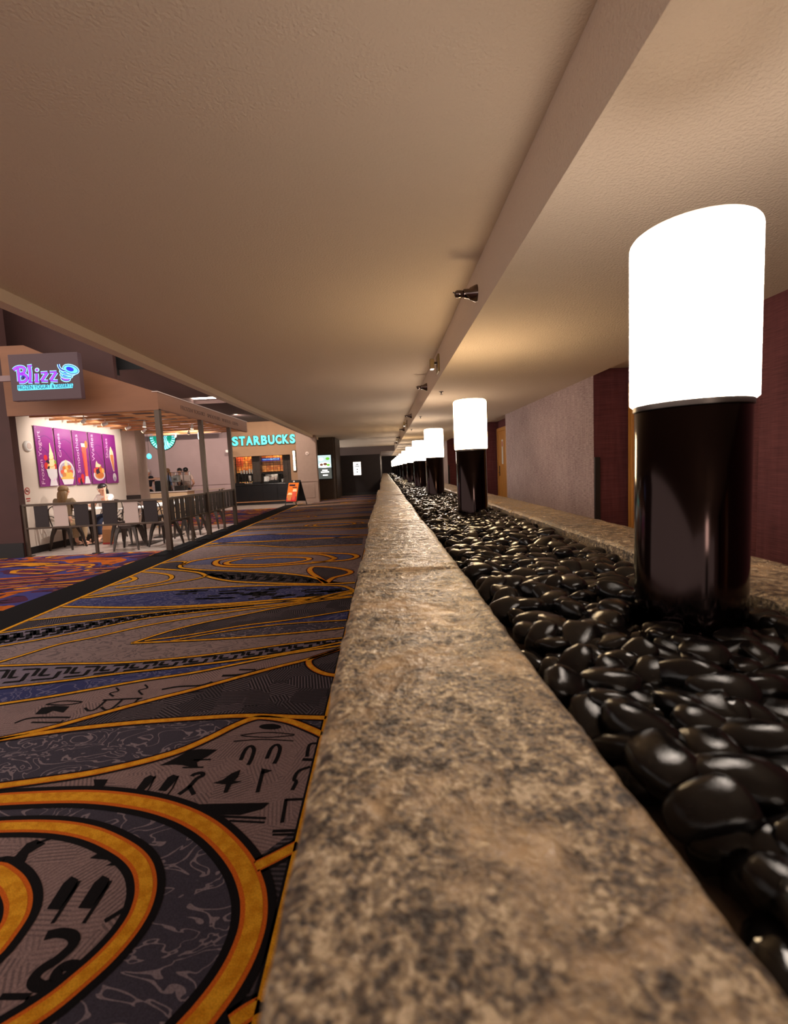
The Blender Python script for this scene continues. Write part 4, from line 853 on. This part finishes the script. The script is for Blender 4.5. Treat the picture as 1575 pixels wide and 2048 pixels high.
# pendants and track spots in the shop
def pend(x, y, z, lab, m, top, k=1.):
    t = thing('pendant_lamp', lab, 'lamp', (x, y, z)); MB().tube([(0, 0, .2), (0, 0, top-z)], .006, 6).build('cord', M['black'], t)
    MB().lathe([(a*k, b) for a, b in [(.0, -.02), (.05, -.015), (.09, .04), (.095, .1), (.07, .17), (.03, .2), (.0, .21)]], n=18).build('lamp_shade', m, t, smooth=True)
pend(-9.25, 19.0, 2.1, 'pale blue glass pendant lamp in front of the round emblem', E_['aqua'], 3.46)
SPOTS = [(-7.6, 18.6, 2.9, (-7.8, 20, 1.6)), (-9.3, 18.6, 2.9, (-9.5, 20, 1.8))][:0]+[(-5.7, 9.3, 2.46, (-6.6, 9.6, 1.95)), (-5.7, 10.0, 2.46, (-6.6, 10.1, 2.3)), (-5.7, 10.9, 2.46, (-6.6, 10.9, 2.2)), (-5.7, 11.6, 2.46, (-6.6, 11.6, 1.9)), (-5.05, 10.3, 2.46, (-5.3, 10.3, 0)), (-4.4, 9.5, 2.46, (-4.8, 9.3, 0)), (-4.4, 11.2, 2.46, (-4.7, 11.2, 0)), (-5.05, 12.6, 2.46, (-6.4, 15.2, .9)), (-5.7, 13.3, 2.46, (-7.2, 15.6, 1.))]
for i, (x, y, z, tg) in enumerate(SPOTS):
    lab = 'small lit track spotlight under the canopy slats, ' + ['aimed at first poster', 'aimed at second poster', 'aimed at third poster', 'aimed at fifth poster', 'above the shop middle', 'above the front railing corner', 'above the side railing', 'toward the glass case', 'toward the dessert counter'][i]
    t = thing('track_spotlight', lab, 'spotlight', (x, y, z), 0, 'track spotlights'); d = (Vector(tg)-Vector((x, y, z))).normalized()
    MB().tube([(0, 0, 0), (0, 0, .1)], .008, 8).build('stem', M['steel'], t)
    MB().tube([-d*.05, d*.03, d*.06], [.022, .034, .036], 14).build('lamp_head', M['white'], t, smooth=True)
    MB().tube([d*.061, d*.066], .034, 14).build('lens', E_['warm'], t)
    l = bpy.data.lights.new('spot', 'SPOT'); l.energy = SPOT_W*(.5 if i < 4 else 2.); l.color = (1, .91, .83); l.spot_size = 2.2; l.spot_blend = .8; l.shadow_soft_size = .035
    lo = bpy.data.objects.new('bulb', l); C.objects.link(lo); lo.parent = t; lo.location = d*.085; lo.rotation_euler = d.to_track_quat('-Z', 'Y').to_euler()
pend(-4.9, 12.9, 2.3, 'small clear bulb pendant under the canopy end', E_['white'], 2.56, .4)

# ================================================================== COFFEE SHOP
t = thing('shop_sign', 'cyan lit channel letters above the coffee counter', 'sign', (-4.93, 19.96, 2.5)); O = (-4.93, 19.96, 2.5)
xw = -6.24; adv = [.29, .285, .315, .31, .29, .305, .285, .305, .26]
for c, ad in zip('STARBUCKS', adv):
    text_part('letter_back', c, M['black'], (xw+.005-.018, 19.955, 2.49), (1, 0, 0), (0, 0, 1), width=ad-.025, height=.40, ext=.06, bold=.05, parent=t, porigin=O)
    text_part('letter', c, E_['cyan'], (xw+.012, 19.895, 2.50), (1, 0, 0), (0, 0, 1), width=ad-.04, height=.375, ext=.012, bold=.04, parent=t, porigin=O); xw += ad
t = thing('coffee_counter', 'long black coffee counter below the orange tiled back bar', 'counter', (-5.1, 20.02, 0)); O = (-5.1, 20.02, 0)
for i in range(4): MB().bbox((-6.3+i*.6, 19.93, .16), (-5.71+i*.6, 19.96, .82), .004).build('panel', M['black_gloss'], t, O)
MB().box((-6.3, 19.96, .005), (-3.9, 20.4, .84)).build('body', M['black_gloss'], t, O); MB().bbox((-6.32, 19.9, .84), (-3.88, 20.42, .87), .006).build('counter_top', M['black_gloss'], t, O)
MB().box((-6.3, 19.94, .12), (-3.9, 19.95, .15)).build('foot_rail', M['kraft'], t, O); MB().box((-6.3, 19.98, .87), (-5.9, 20.1, .95)).build('ledge', M['black_gloss'], t, O); MB().box((-5.55, 19.98, .87), (-5.2, 20.1, .97)).build('ledge', M['black_gloss'], t, O)
# roll-down grille
t = thing('roller_grille', 'lowered black roller grille across the coffee shop opening', 'grille', (-5.1, 20.14, .87)); O = (-5.1, 20.14, .87)
for i in range(20):
    z = .9+i*.06; MB().tube([(-6.3, 20.14, z), (-3.9, 20.14, z)], .006, 6).build('bar', M['black'], t, O)
for i in range(1, 16): MB().box((-6.3+i*.15-.004, 20.132, .87), (-6.3+i*.15+.004, 20.148, 2.05)).build('link', M['black'], t, O)
# back bar
bt = thing('tile_back', 'orange lit tile panel behind coffee counter, left bay', 'panel', (-5.98, 20.85, 1.35)); orange = [mat('orange_tile_%d' % i, c, .35) for i, c in enumerate([(226, 140, 60), (206, 112, 44), (236, 164, 84), (216, 96, 60)])]
def tiles(t, x0, x1, red=0):
    rr = random.Random(int(x0*-100)); n = int((x1-x0)/.1); 
    for i in range(n):
        for j in range(7):
            z = 1.37+j*.1; mm = orange[3] if (i < red and j > 2) else orange[rr.randrange(3)]
            MB().bbox((x0+i*.1+.004-t.location.x, -.02, z-t.location.z), (x0+i*.1+.096-t.location.x, 0, z+.092-t.location.z), .004).build('tile', mm, t)
tiles(bt, -6.42, -5.6, 3)
bt2 = thing('tile_back', 'orange lit tile panel behind coffee counter, right bay with blue menu strip', 'panel', (-4.7, 20.85, 1.35)); tiles(bt2, -5.32, -4.3)
struct('trim_3', MB().box((-5.62, 20.45, .0), (-5.30, 20.9, 2.3)).box((-4.32, 20.45, .0), (-3.7, 20.9, 2.3)), M['brown_wall'], 'brown piers between the coffee counter bays', 'trim')
t = thing('menu_strip', 'narrow blue lit menu strip over the orange tiles', 'sign', (-4.85, 20.75, 1.84)); MB().bbox((-.43, -.02, 0), (.36, .02, .12), .005).build('box', E_['navy'], t); text_part('lettering', 'MOBILE ORDER PICK UP', E_['glow'], (-.40, -.021, .035), (1, 0, 0), (0, 0, 1), width=.72, height=.055, ext=.002, parent=t)
t = thing('back_counter', 'black back counter with shelves behind the grille', 'counter', (-5.2, 20.85, 0)); MB().bbox((-1.22, -.2, .005), (1.5, .25, .9), .006).build('body', M['black_gloss'], t); MB().bbox((-1.22, -.2, 1.28), (1.0, .0, 1.33), .004).build('shelf', M['black_gloss'], t)
t = thing('espresso_machine', 'silver espresso machine on the back counter behind grille', 'coffee machine', (-4.85, 20.85, .9)); MB().bbox((-.3, -.2, .08), (.26, .15, .36), .02).build('body', M['steel'], t, smooth=True); MB().bbox((-.32, -.22, 0), (.28, .15, .08), .01).build('drip_tray', M['black'], t); MB().box((-.25, -.24, .1), (.2, -.2, .24)).build('front_panel', M['pale_panel'], t)
for x in (-.15, .1): MB().tube([(x, -.2, .14), (x, -.32, .12)], .016, 8).build('portafilter', M['black'], t)
t = thing('cash_register', 'black register with white receipt slot on coffee counter', 'register', (-5.02, 20.27, .87)); MB().bbox((-.1, -.1, 0), (.12, .1, .1), .01).build('base', M['black'], t); MB().prism([(-.1, -.02, .1), (.1, -.02, .1), (.1, .04, .3), (-.1, .04, .3)], (0, .02, 0)).build('screen', M['white'], t)
rr = random.Random(4)
for i in range(7):
    x = [-6.2, -6.08, -5.96, -5.84, -5.72, -4.35, -4.45][i]; t = thing('cup_stack', 'stack of white paper cups on back shelf, %s' % ['leftmost', 'second from left', 'third from left', 'fourth from left', 'fifth from left', 'at right end', 'beside right end'][i], 'cups', (x, 20.75, 1.33 if i < 5 else .9), 0, 'paper cup stacks')
    n = rr.randint(2, 4)
    for q in range(n): MB().lathe([(.034, q*.03), (.044, q*.03+.1), (.046, q*.03+.105)], n=14).build('cup', M['white'], t, smooth=True)
for i in range(6):
    x = -6.2+i*.1; t = thing('pastry', 'golden pastry on tray behind the grille, number from left: %s' % ['first', 'second', 'third', 'fourth', 'fifth', 'sixth'][i], 'pastry', (x, 20.52, .93), .4*i, 'pastries')
    MB().ball((0, 0, .02), (.05, .035, .028), 12).build('crust', art_c['butter' if i % 2 else 'toffee'], t, smooth=True); MB().ball((0, 0, .042), (.03, .018, .01), 8).build('glaze', art_c['cream'], t, smooth=True)
t = thing('pastry_tray', 'white tray holding golden pastries behind the grille', 'tray', (-5.95, 20.52, .87)); MB().bbox((-.32, -.1, .04), (.32, .1, .058), .008).build('tray', M['white'], t)
for x in (-.28, .28): MB().box((x-.02, -.08, 0), (x+.02, .1, .042)).build('foot', M['steel'], t)
t = thing('blender', 'white and black blender on counter behind the grille', 'blender', (-5.85, 20.78, .9)); MB().bbox((-.08, -.08, 0), (.08, .08, .12), .02).build('base', M['black'], t); MB().lathe([(.05, .12), (.07, .32), (.06, .34)], n=16).build('jug', M['white'], t, smooth=True)
for i, (x, w_) in enumerate(((-6.0, .6), (-4.7, .6))):
    t = thing('counter_light', 'warm linear light over the back bar, %s bay' % ('left', 'right')[i], 'light', (x, 20.6, 2.28)); MB().box((-w_/2, -.04, 0), (w_/2, .04, .02)).build('housing', M['white'], t); MB().box((-w_/2+.02, -.03, -.006), (w_/2-.02, .03, 0)).build('lens', emis('bar_lens%d' % i, (255, 214, 170), 45), t)
# wall lights and devices by the coffee shop
t = thing('wall_sconce', 'tall narrow lit wall sconce right of the coffee counter', 'light', (-3.72, 19.98, 1.34)); MB().bbox((-.07, -.06, 0), (.07, .02, .88), .008).build('frame', M['gun'], t)
for i in range(4): MB().bbox((-.045, -.068, .03+i*.21), (.045, -.058, .22+i*.21), .004).build('lens', emis('sconce%d' % i, (255, 232, 190), 3), t)
t = thing('security_camera', 'small white security camera left of the coffee sign', 'camera', (-6.36, 19.9, 2.3)); MB().tube([(-.08, .1, .05), (-.06, 0, .0)], .02, 8).build('arm', M['white'], t); MB().bbox((-.1, -.22, -.07), (.12, .02, .04), .02).build('housing', M['white'], t, smooth=True)
t = thing('smoke_detector', 'small round wall detector on the mauve pilaster', 'detector', (-3.15, 19.85, 2.05)); MB().lathe([(.08, 0), (.08, -.03), (.05, -.05), (0, -.052)], n=20, axis='y').build('housing', M['pale_panel'], t, smooth=True); MB().lathe([(.02, -.052), (0, -.056)], n=10, axis='y').build('lens', M['gun'], t)
# A-board
t = thing('a_board', 'black folding pavement board with orange drinks poster', 'sign board', (-3.55, 18.75, .003), -.55)
MB().prism([(-.30, -.26, .14), (.30, -.26, .14), (.30, 0, .98), (-.30, 0, .98)], (0, .02, 0)).build('front_board', M['black'], t); MB().prism([(-.30, .28, .14), (.30, .28, .14), (.30, .03, .98), (-.30, .03, .98)], (0, -.02, 0)).build('rear_board', M['black'], t)
MB().prism([(-.26, -.262, .16), (.26, -.262, .16), (.26, -.035, .88), (-.26, -.035, .88)], (0, -.006, 0)).build('print', art_c['orange'], t)
for sx in (-1, 1):
    MB().tube([(sx*.28, -.25, .16), (sx*.29, -.30, .0)], .014, 8).build('leg', M['black'], t); MB().tube([(sx*.28, .27, .16), (sx*.29, .32, .0)], .014, 8).build('leg', M['black'], t)
def on_board(x, h, off_=.008, k=.012): tt = (h-.14)/.84; return Vector((x, -.26+.26*tt-off_-k, h))
def bp_(P, c, off=.009): MB().poly([on_board(x, z, off) for x, z in P]).build('print', art_c[c], t)
bp_([(-.25, .17), (.25, .17), (.25, .36), (-.25, .3)], 'berry'); bp_([(-.2, .2), (-.02, .2), (.01, .42), (-.22, .42)], 'toffee', .011); bp_([(-.23, .42), (.02, .42), (-.02, .5), (-.18, .5)], 'cream', .011); bp_([(.04, .22), (.18, .22), (.22, .54), (.02, .54)], 'coral', .012); bp_([(.01, .54), (.23, .54), (.2, .64), (.04, .64)], 'cream', .012)
bp_([(-.2, .76), (.1, .76), (.1, .82), (-.2, .82)], 'ink'); bp_([(-.02, .69), (.2, .69), (.2, .72), (-.02, .72)], 'ink'); MB().ball((0, -.03, .93), (.05, .01, .03), 10).build('badge', M['white'], t)
# menu screen
t = thing('menu_screen', 'tall lit menu screen on the dark brown wall', 'screen', (-2.66, 21.5, .94)); 
MB().bbox((-.34, -.03, -.04), (.34, .04, 1.1), .01).build('bezel', M['black'], t); MB().box((-.3, -.034, .0), (.3, -.03, 1.06)).build('display', emis('display_grey', (88, 92, 88), .6), t)
sp = lambda P, k, o: MB().poly([(x, -.035-.001*o, z) for x, z in P]).build('print', E_[k] if k in E_ else emis('p_'+k, k_c[k], .8), t)
k_c = {'food': (110, 70, 50), 'lime': (110, 190, 60), 'glassy': (190, 214, 216)}
sp([(-.3, .5), (.3, .5), (.3, 1.06), (-.3, 1.06)], 'glassy', 0); sp([(x*.34+.0, z+.62) for x, z in ell(0, 0, .8, .12)], 'white', 1)
for u, v, r_, c in ((-.14, .64, .08, 'food'), (.03, .66, .09, 'food'), (.17, .62, .08, 'lime'), (-.14, .88, .1, 'white'), (.15, .9, .09, 'lime')): sp(ell(u, v, r_, r_*.7), c, 2)
for x, z, w_ in ((-.12, .36, .24), (-.18, .28, .36), (-.1, .14, .22)): sp([(x, z), (x+w_, z), (x+w_, z+.05), (x, z+.05)], 'white', 3)
# lit notice on the end partition
t = thing('lit_notice', 'small glowing white notice with black symbols on dark partition', 'sign', (-1.34, 23.99, 1.0)); MB().bbox((-.2, -.05, 0), (.2, .0, .68), .006).build('box', M['white'], t); MB().box((-.185, -.055, .015), (.185, -.05, .665)).build('face', E_['white'], t)
for P in ([(-.06, .52), (.08, .52), (.08, .57), (-.06, .57)], [(-.12, .43), (.12, .43), (.12, .47), (-.12, .47)], ell(.0, .30, .035, .035), [(-.03, .12), (.05, .17), (-.03, .22)]): MB().poly([(x, -.057, z) for x, z in P]).build('symbol', M['black'], t)

# ================================================================== PEOPLE
def skinmesh(name, V, Eg, Rr, m, parent, sub=2):
    me = bpy.data.meshes.new(name); me.from_pydata([tuple(v) for v in V], Eg, []); ob = bpy.data.objects.new(name, me); C.objects.link(ob)
    sk = ob.modifiers.new('skin', 'SKIN'); sk.use_smooth_shade = True
    if not me.skin_vertices: bpy.context.view_layer.update()
    d = me.skin_vertices[0].data
    for i, r in enumerate(Rr): d[i].radius = (r, r) if not isinstance(r, tuple) else r; d[i].use_root = (i == 0)
    s = ob.modifiers.new('sub', 'SUBSURF'); s.levels = sub; s.render_levels = sub
    bpy.context.view_layer.update(); me2 = bpy.data.meshes.new_from_object(ob.evaluated_get(bpy.context.evaluated_depsgraph_get()))
    bpy.data.objects.remove(ob); bpy.data.meshes.remove(me); me2.name = name; me2.materials.clear(); me2.materials.append(m); me2.polygons.foreach_set('use_smooth', [True]*len(me2.polygons))
    o = bpy.data.objects.new(name, me2); C.objects.link(o); o.parent = parent; return o
def person(label, loc, rz, seated, arms, hair, top, bottom, hm, lean=0., headturn=0., long_hair=True, sleeve='short'):
    """faces local -Y; arms = ((elbow, wrist) left, right) in local space"""
    t = thing('person', label, 'person', loc, rz)
    pz = .53 if seated else .93; T = lambda h: Vector((0, -lean*(h/.5), pz+h))
    sh = T(.42); J = dict(pel=Vector((0, 0, pz)), waist=T(.14)+Vector((0, .01, 0)), chest=T(.32), neck=T(.475)+Vector((0, -.01, 0)), jaw=T(.545)+Vector((0, -.03, 0)), crown=T(.63)+Vector((0, -.025, 0)))
    V = [J['pel'], J['waist'], J['chest'], J['neck'], J['jaw'], J['crown']]; Eg = [(0, 1), (1, 2), (2, 3), (3, 4), (4, 5)]; Rr = [(.14, .105), (.115, .085), (.13, .09), .045, (.062, .07), (.076, .09)]
    tv, te, tr = [V[0]+Vector((0, 0, .06)), V[1], V[2], T(.43)], [(0, 1), (1, 2), (2, 3)], [(.148, .115), (.128, .1), (.142, .105), (.075, .07)]
    bv, be, br = [V[0]+Vector((0, 0, .05)), V[0]], [(0, 1)], [(.14, .11), (.155, .12)]
    for s in (-1, 1):
        elb, wri = arms[0 if s < 0 else 1]; elb, wri = Vector(elb), Vector(wri); S_ = sh+Vector((s*.155, .01, 0)); n = len(V)
        dirv = (wri-elb).normalized(); palm = wri+dirv*.07
        V += [S_, elb, wri, palm]; Rr += [.05, .038, .026, (.034, .018)]; Eg += [(2, n), (n, n+1), (n+1, n+2), (n+2, n+3)]
        side = dirv.orthogonal().normalized(); bend = dirv.cross(side)
        for q, ln in enumerate((.06, .07, .065, .05)):
            off = side*(q-1.5)*.019; k = len(V); V += [palm+off+dirv*.03, palm+off*1.1+dirv*(.03+ln*.55)+bend*.006, palm+off*1.15+dirv*(.03+ln*.9)+bend*.022]; Rr += [.009, .008, .007]; Eg += [(n+3, k), (k, k+1), (k+1, k+2)]
        k = len(V); V += [palm-side*.035-dirv*.02, palm-side*.052+dirv*.02+bend*.01]; Rr += [.011, .009]; Eg += [(n+3, k), (k, k+1)]
        m_ = len(tv); lim = elb if sleeve == 'long' else S_.lerp(elb, .6); tv += [S_, lim]; tr += [.062, .054]; te += [(2, m_), (m_, m_+1)]
        if sleeve == 'long': tv += [elb.lerp(wri, .9)]; tr += [.04]; te += [(m_+1, m_+2)]
        hip = J['pel']+Vector((s*.085, 0, -.03))
        if seated: kn, an, to = Vector((s*.1, -.42, .5)), Vector((s*.09, -.38-.03*s, .09)), Vector((s*.1, -.52-.03*s, .035))
        else: kn, an, to = Vector((s*.1, -.03, .5)), Vector((s*.1, .02, .09)), Vector((s*.12, -.13, .035))
        n = len(V); V += [hip, kn, an, to]; Rr += [.085, .055, .036, .032]; Eg += [(0, n), (n, n+1), (n+1, n+2), (n+2, n+3)]
        m_ = len(bv); bv += [hip, kn, an.lerp(kn, .12)]; br += [.098, .07, .056]; be += [(1, m_), (m_, m_+1), (m_+1, m_+2)]
        MB().ball(to.lerp(an, .4)+Vector((0, -.02, -.035)), (.045, .12, .028), 12).build('shoe', M['shoe'], t, smooth=True)
    body = skinmesh('body', V, Eg, Rr, M['skin'], t); skinmesh('top', tv, te, tr, top, t); skinmesh('trousers', bv, be, br, bottom, t)
    hc = J['crown']+Vector((0, -.004, -.03))
    for s in (-1, 1):
        MB().ball(hc+Vector((s*.032, -.084, .0)), (.013, .008, .008), 8).build('eye', M['white'], t, smooth=True); MB().ball(hc+Vector((s*.032, -.091, .0)), .006, 8).build('pupil', M['hair_black'], t, smooth=True)
        MB().ball(hc+Vector((s*.033, -.087, .021)), (.018, .006, .004), 8).build('brow', M['hair_black'], t, smooth=True); MB().ball(hc+Vector((s*.081, 0, -.01)), (.012, .022, .03), 8).build('ear', M['skin'], t, smooth=True)
    MB().ball(hc+Vector((0, -.097, -.022)), (.012, .018, .022), 8).build('nose', M['skin'], t, smooth=True); MB().ball(hc+Vector((0, -.083, -.062)), (.024, .008, .008), 8).build('mouth', M['lip'], t, smooth=True)
    hb = MB(); hb.ball(hc+Vector((0, .034, .034)), (.092, .092, .085), 18)
    hb.build('hair', hm, t, smooth=True)
    if long_hair: skinmesh('hair_length', [hc+Vector((0, .05, .03)), hc+Vector((0, .085, -.08)), hc+Vector((0, .095, -.2)), hc+Vector((0, .10, -.31))], [(0, 1), (1, 2), (2, 3)], [(.098, .075), (.104, .06), (.098, .045), (.06, .03)], hm, t)
    return t
person('seated woman with long dark blonde hair and taupe top, back to the railing', (-6.24, 9.27, .0), math.pi, True, (((-.22, -.1, .72), (-.14, -.32, .77)), ((.22, -.1, .72), (.14, -.32, .77))), 0, M['shirt_olive'], M['beige_cloth'], M['hair_blonde'], .03, sleeve='long')
person('seated dark haired woman in white top resting her forehead on her hand', (-6.13, 10.5, .0), -.12, True, (((-.22, -.16, .72), (-.1, -.36, .78)), ((.19, -.28, .77), (.10, -.16, 1.06))), 0, M['shirt_white'], M['denim'], M['hair_black'], .07)
person('woman with brown hair and light blue top reaching left behind counter', (-7.62, 16.9, .002), -1.2, False, (((-.3, -.1, 1.28), (-.35, -.35, 1.3)), ((.22, -.3, 1.28), (.15, -.58, 1.28))), 0, M['blue_cloth'], M['vest_dark'], M['hair_brown'], .02)
person('dark haired person in pale pink shirt standing beside the glass case', (-7.0, 16.9, .002), -2.7, False, (((-.24, -.02, 1.08), (-.2, -.25, 1.0)), ((.24, -.02, 1.08), (.2, -.25, 1.0))), 0, M['pink_cloth'], M['denim'], M['hair_black'], .03, long_hair=False)
person('dark capped person standing behind the glass case', (-7.42, 17.4, .002), .3, False, (((-.24, -.02, 1.08), (-.2, -.22, 1.0)), ((.24, -.02, 1.08), (.2, -.22, 1.0))), 0, M['vest_dark'], M['vest_dark'], M['hair_black'], .03, long_hair=False)
person('pale haired person in dark top at far left of dessert counter', (-8.5, 17.2, .002), .9, False, (((-.24, -.1, 1.15), (-.15, -.2, 1.38)), ((.24, -.02, 1.08), (.2, -.25, 1.05))), 0, M['vest_dark'], M['vest_dark'], M['white_hair'], .02, long_hair=False)

# fill downlights added in the high ceiling to brighten the shop fronts
for i, (x, y, tg) in enumerate([(-5.2, 17.2, (-5.2, 20, 1.5)), (-3.6, 17.0, (-3.2, 20, 1.2)), (-8.2, 17.3, (-8.4, 20, 1.8))]):
    t = thing('fill_downlight', 'added round fill downlight in high ceiling, ' + ['before the coffee counter', 'before the mauve pilaster', 'before the round emblem wall'][i], 'light', (x, y, 3.46), 0, 'added fill downlights')
    MB().lathe([(.07, -.012), (.09, -.012), (.09, 0)], n=20).build('rim', M['white'], t); MB().lathe([(0, -.006), (.07, -.006)], n=20).build('lens', E_['warm'], t)
    l = bpy.data.lights.new('spot', 'SPOT'); l.energy = 260; l.color = (1, .84, .70); l.spot_size = 2.3; l.spot_blend = .9; l.shadow_soft_size = .07
    d = (Vector(tg)-Vector((x, y, 3.46))).normalized(); lo = bpy.data.objects.new('bulb', l); C.objects.link(lo); lo.parent = t; lo.location = (0, 0, -.03); lo.rotation_euler = d.to_track_quat('-Z', 'Y').to_euler()
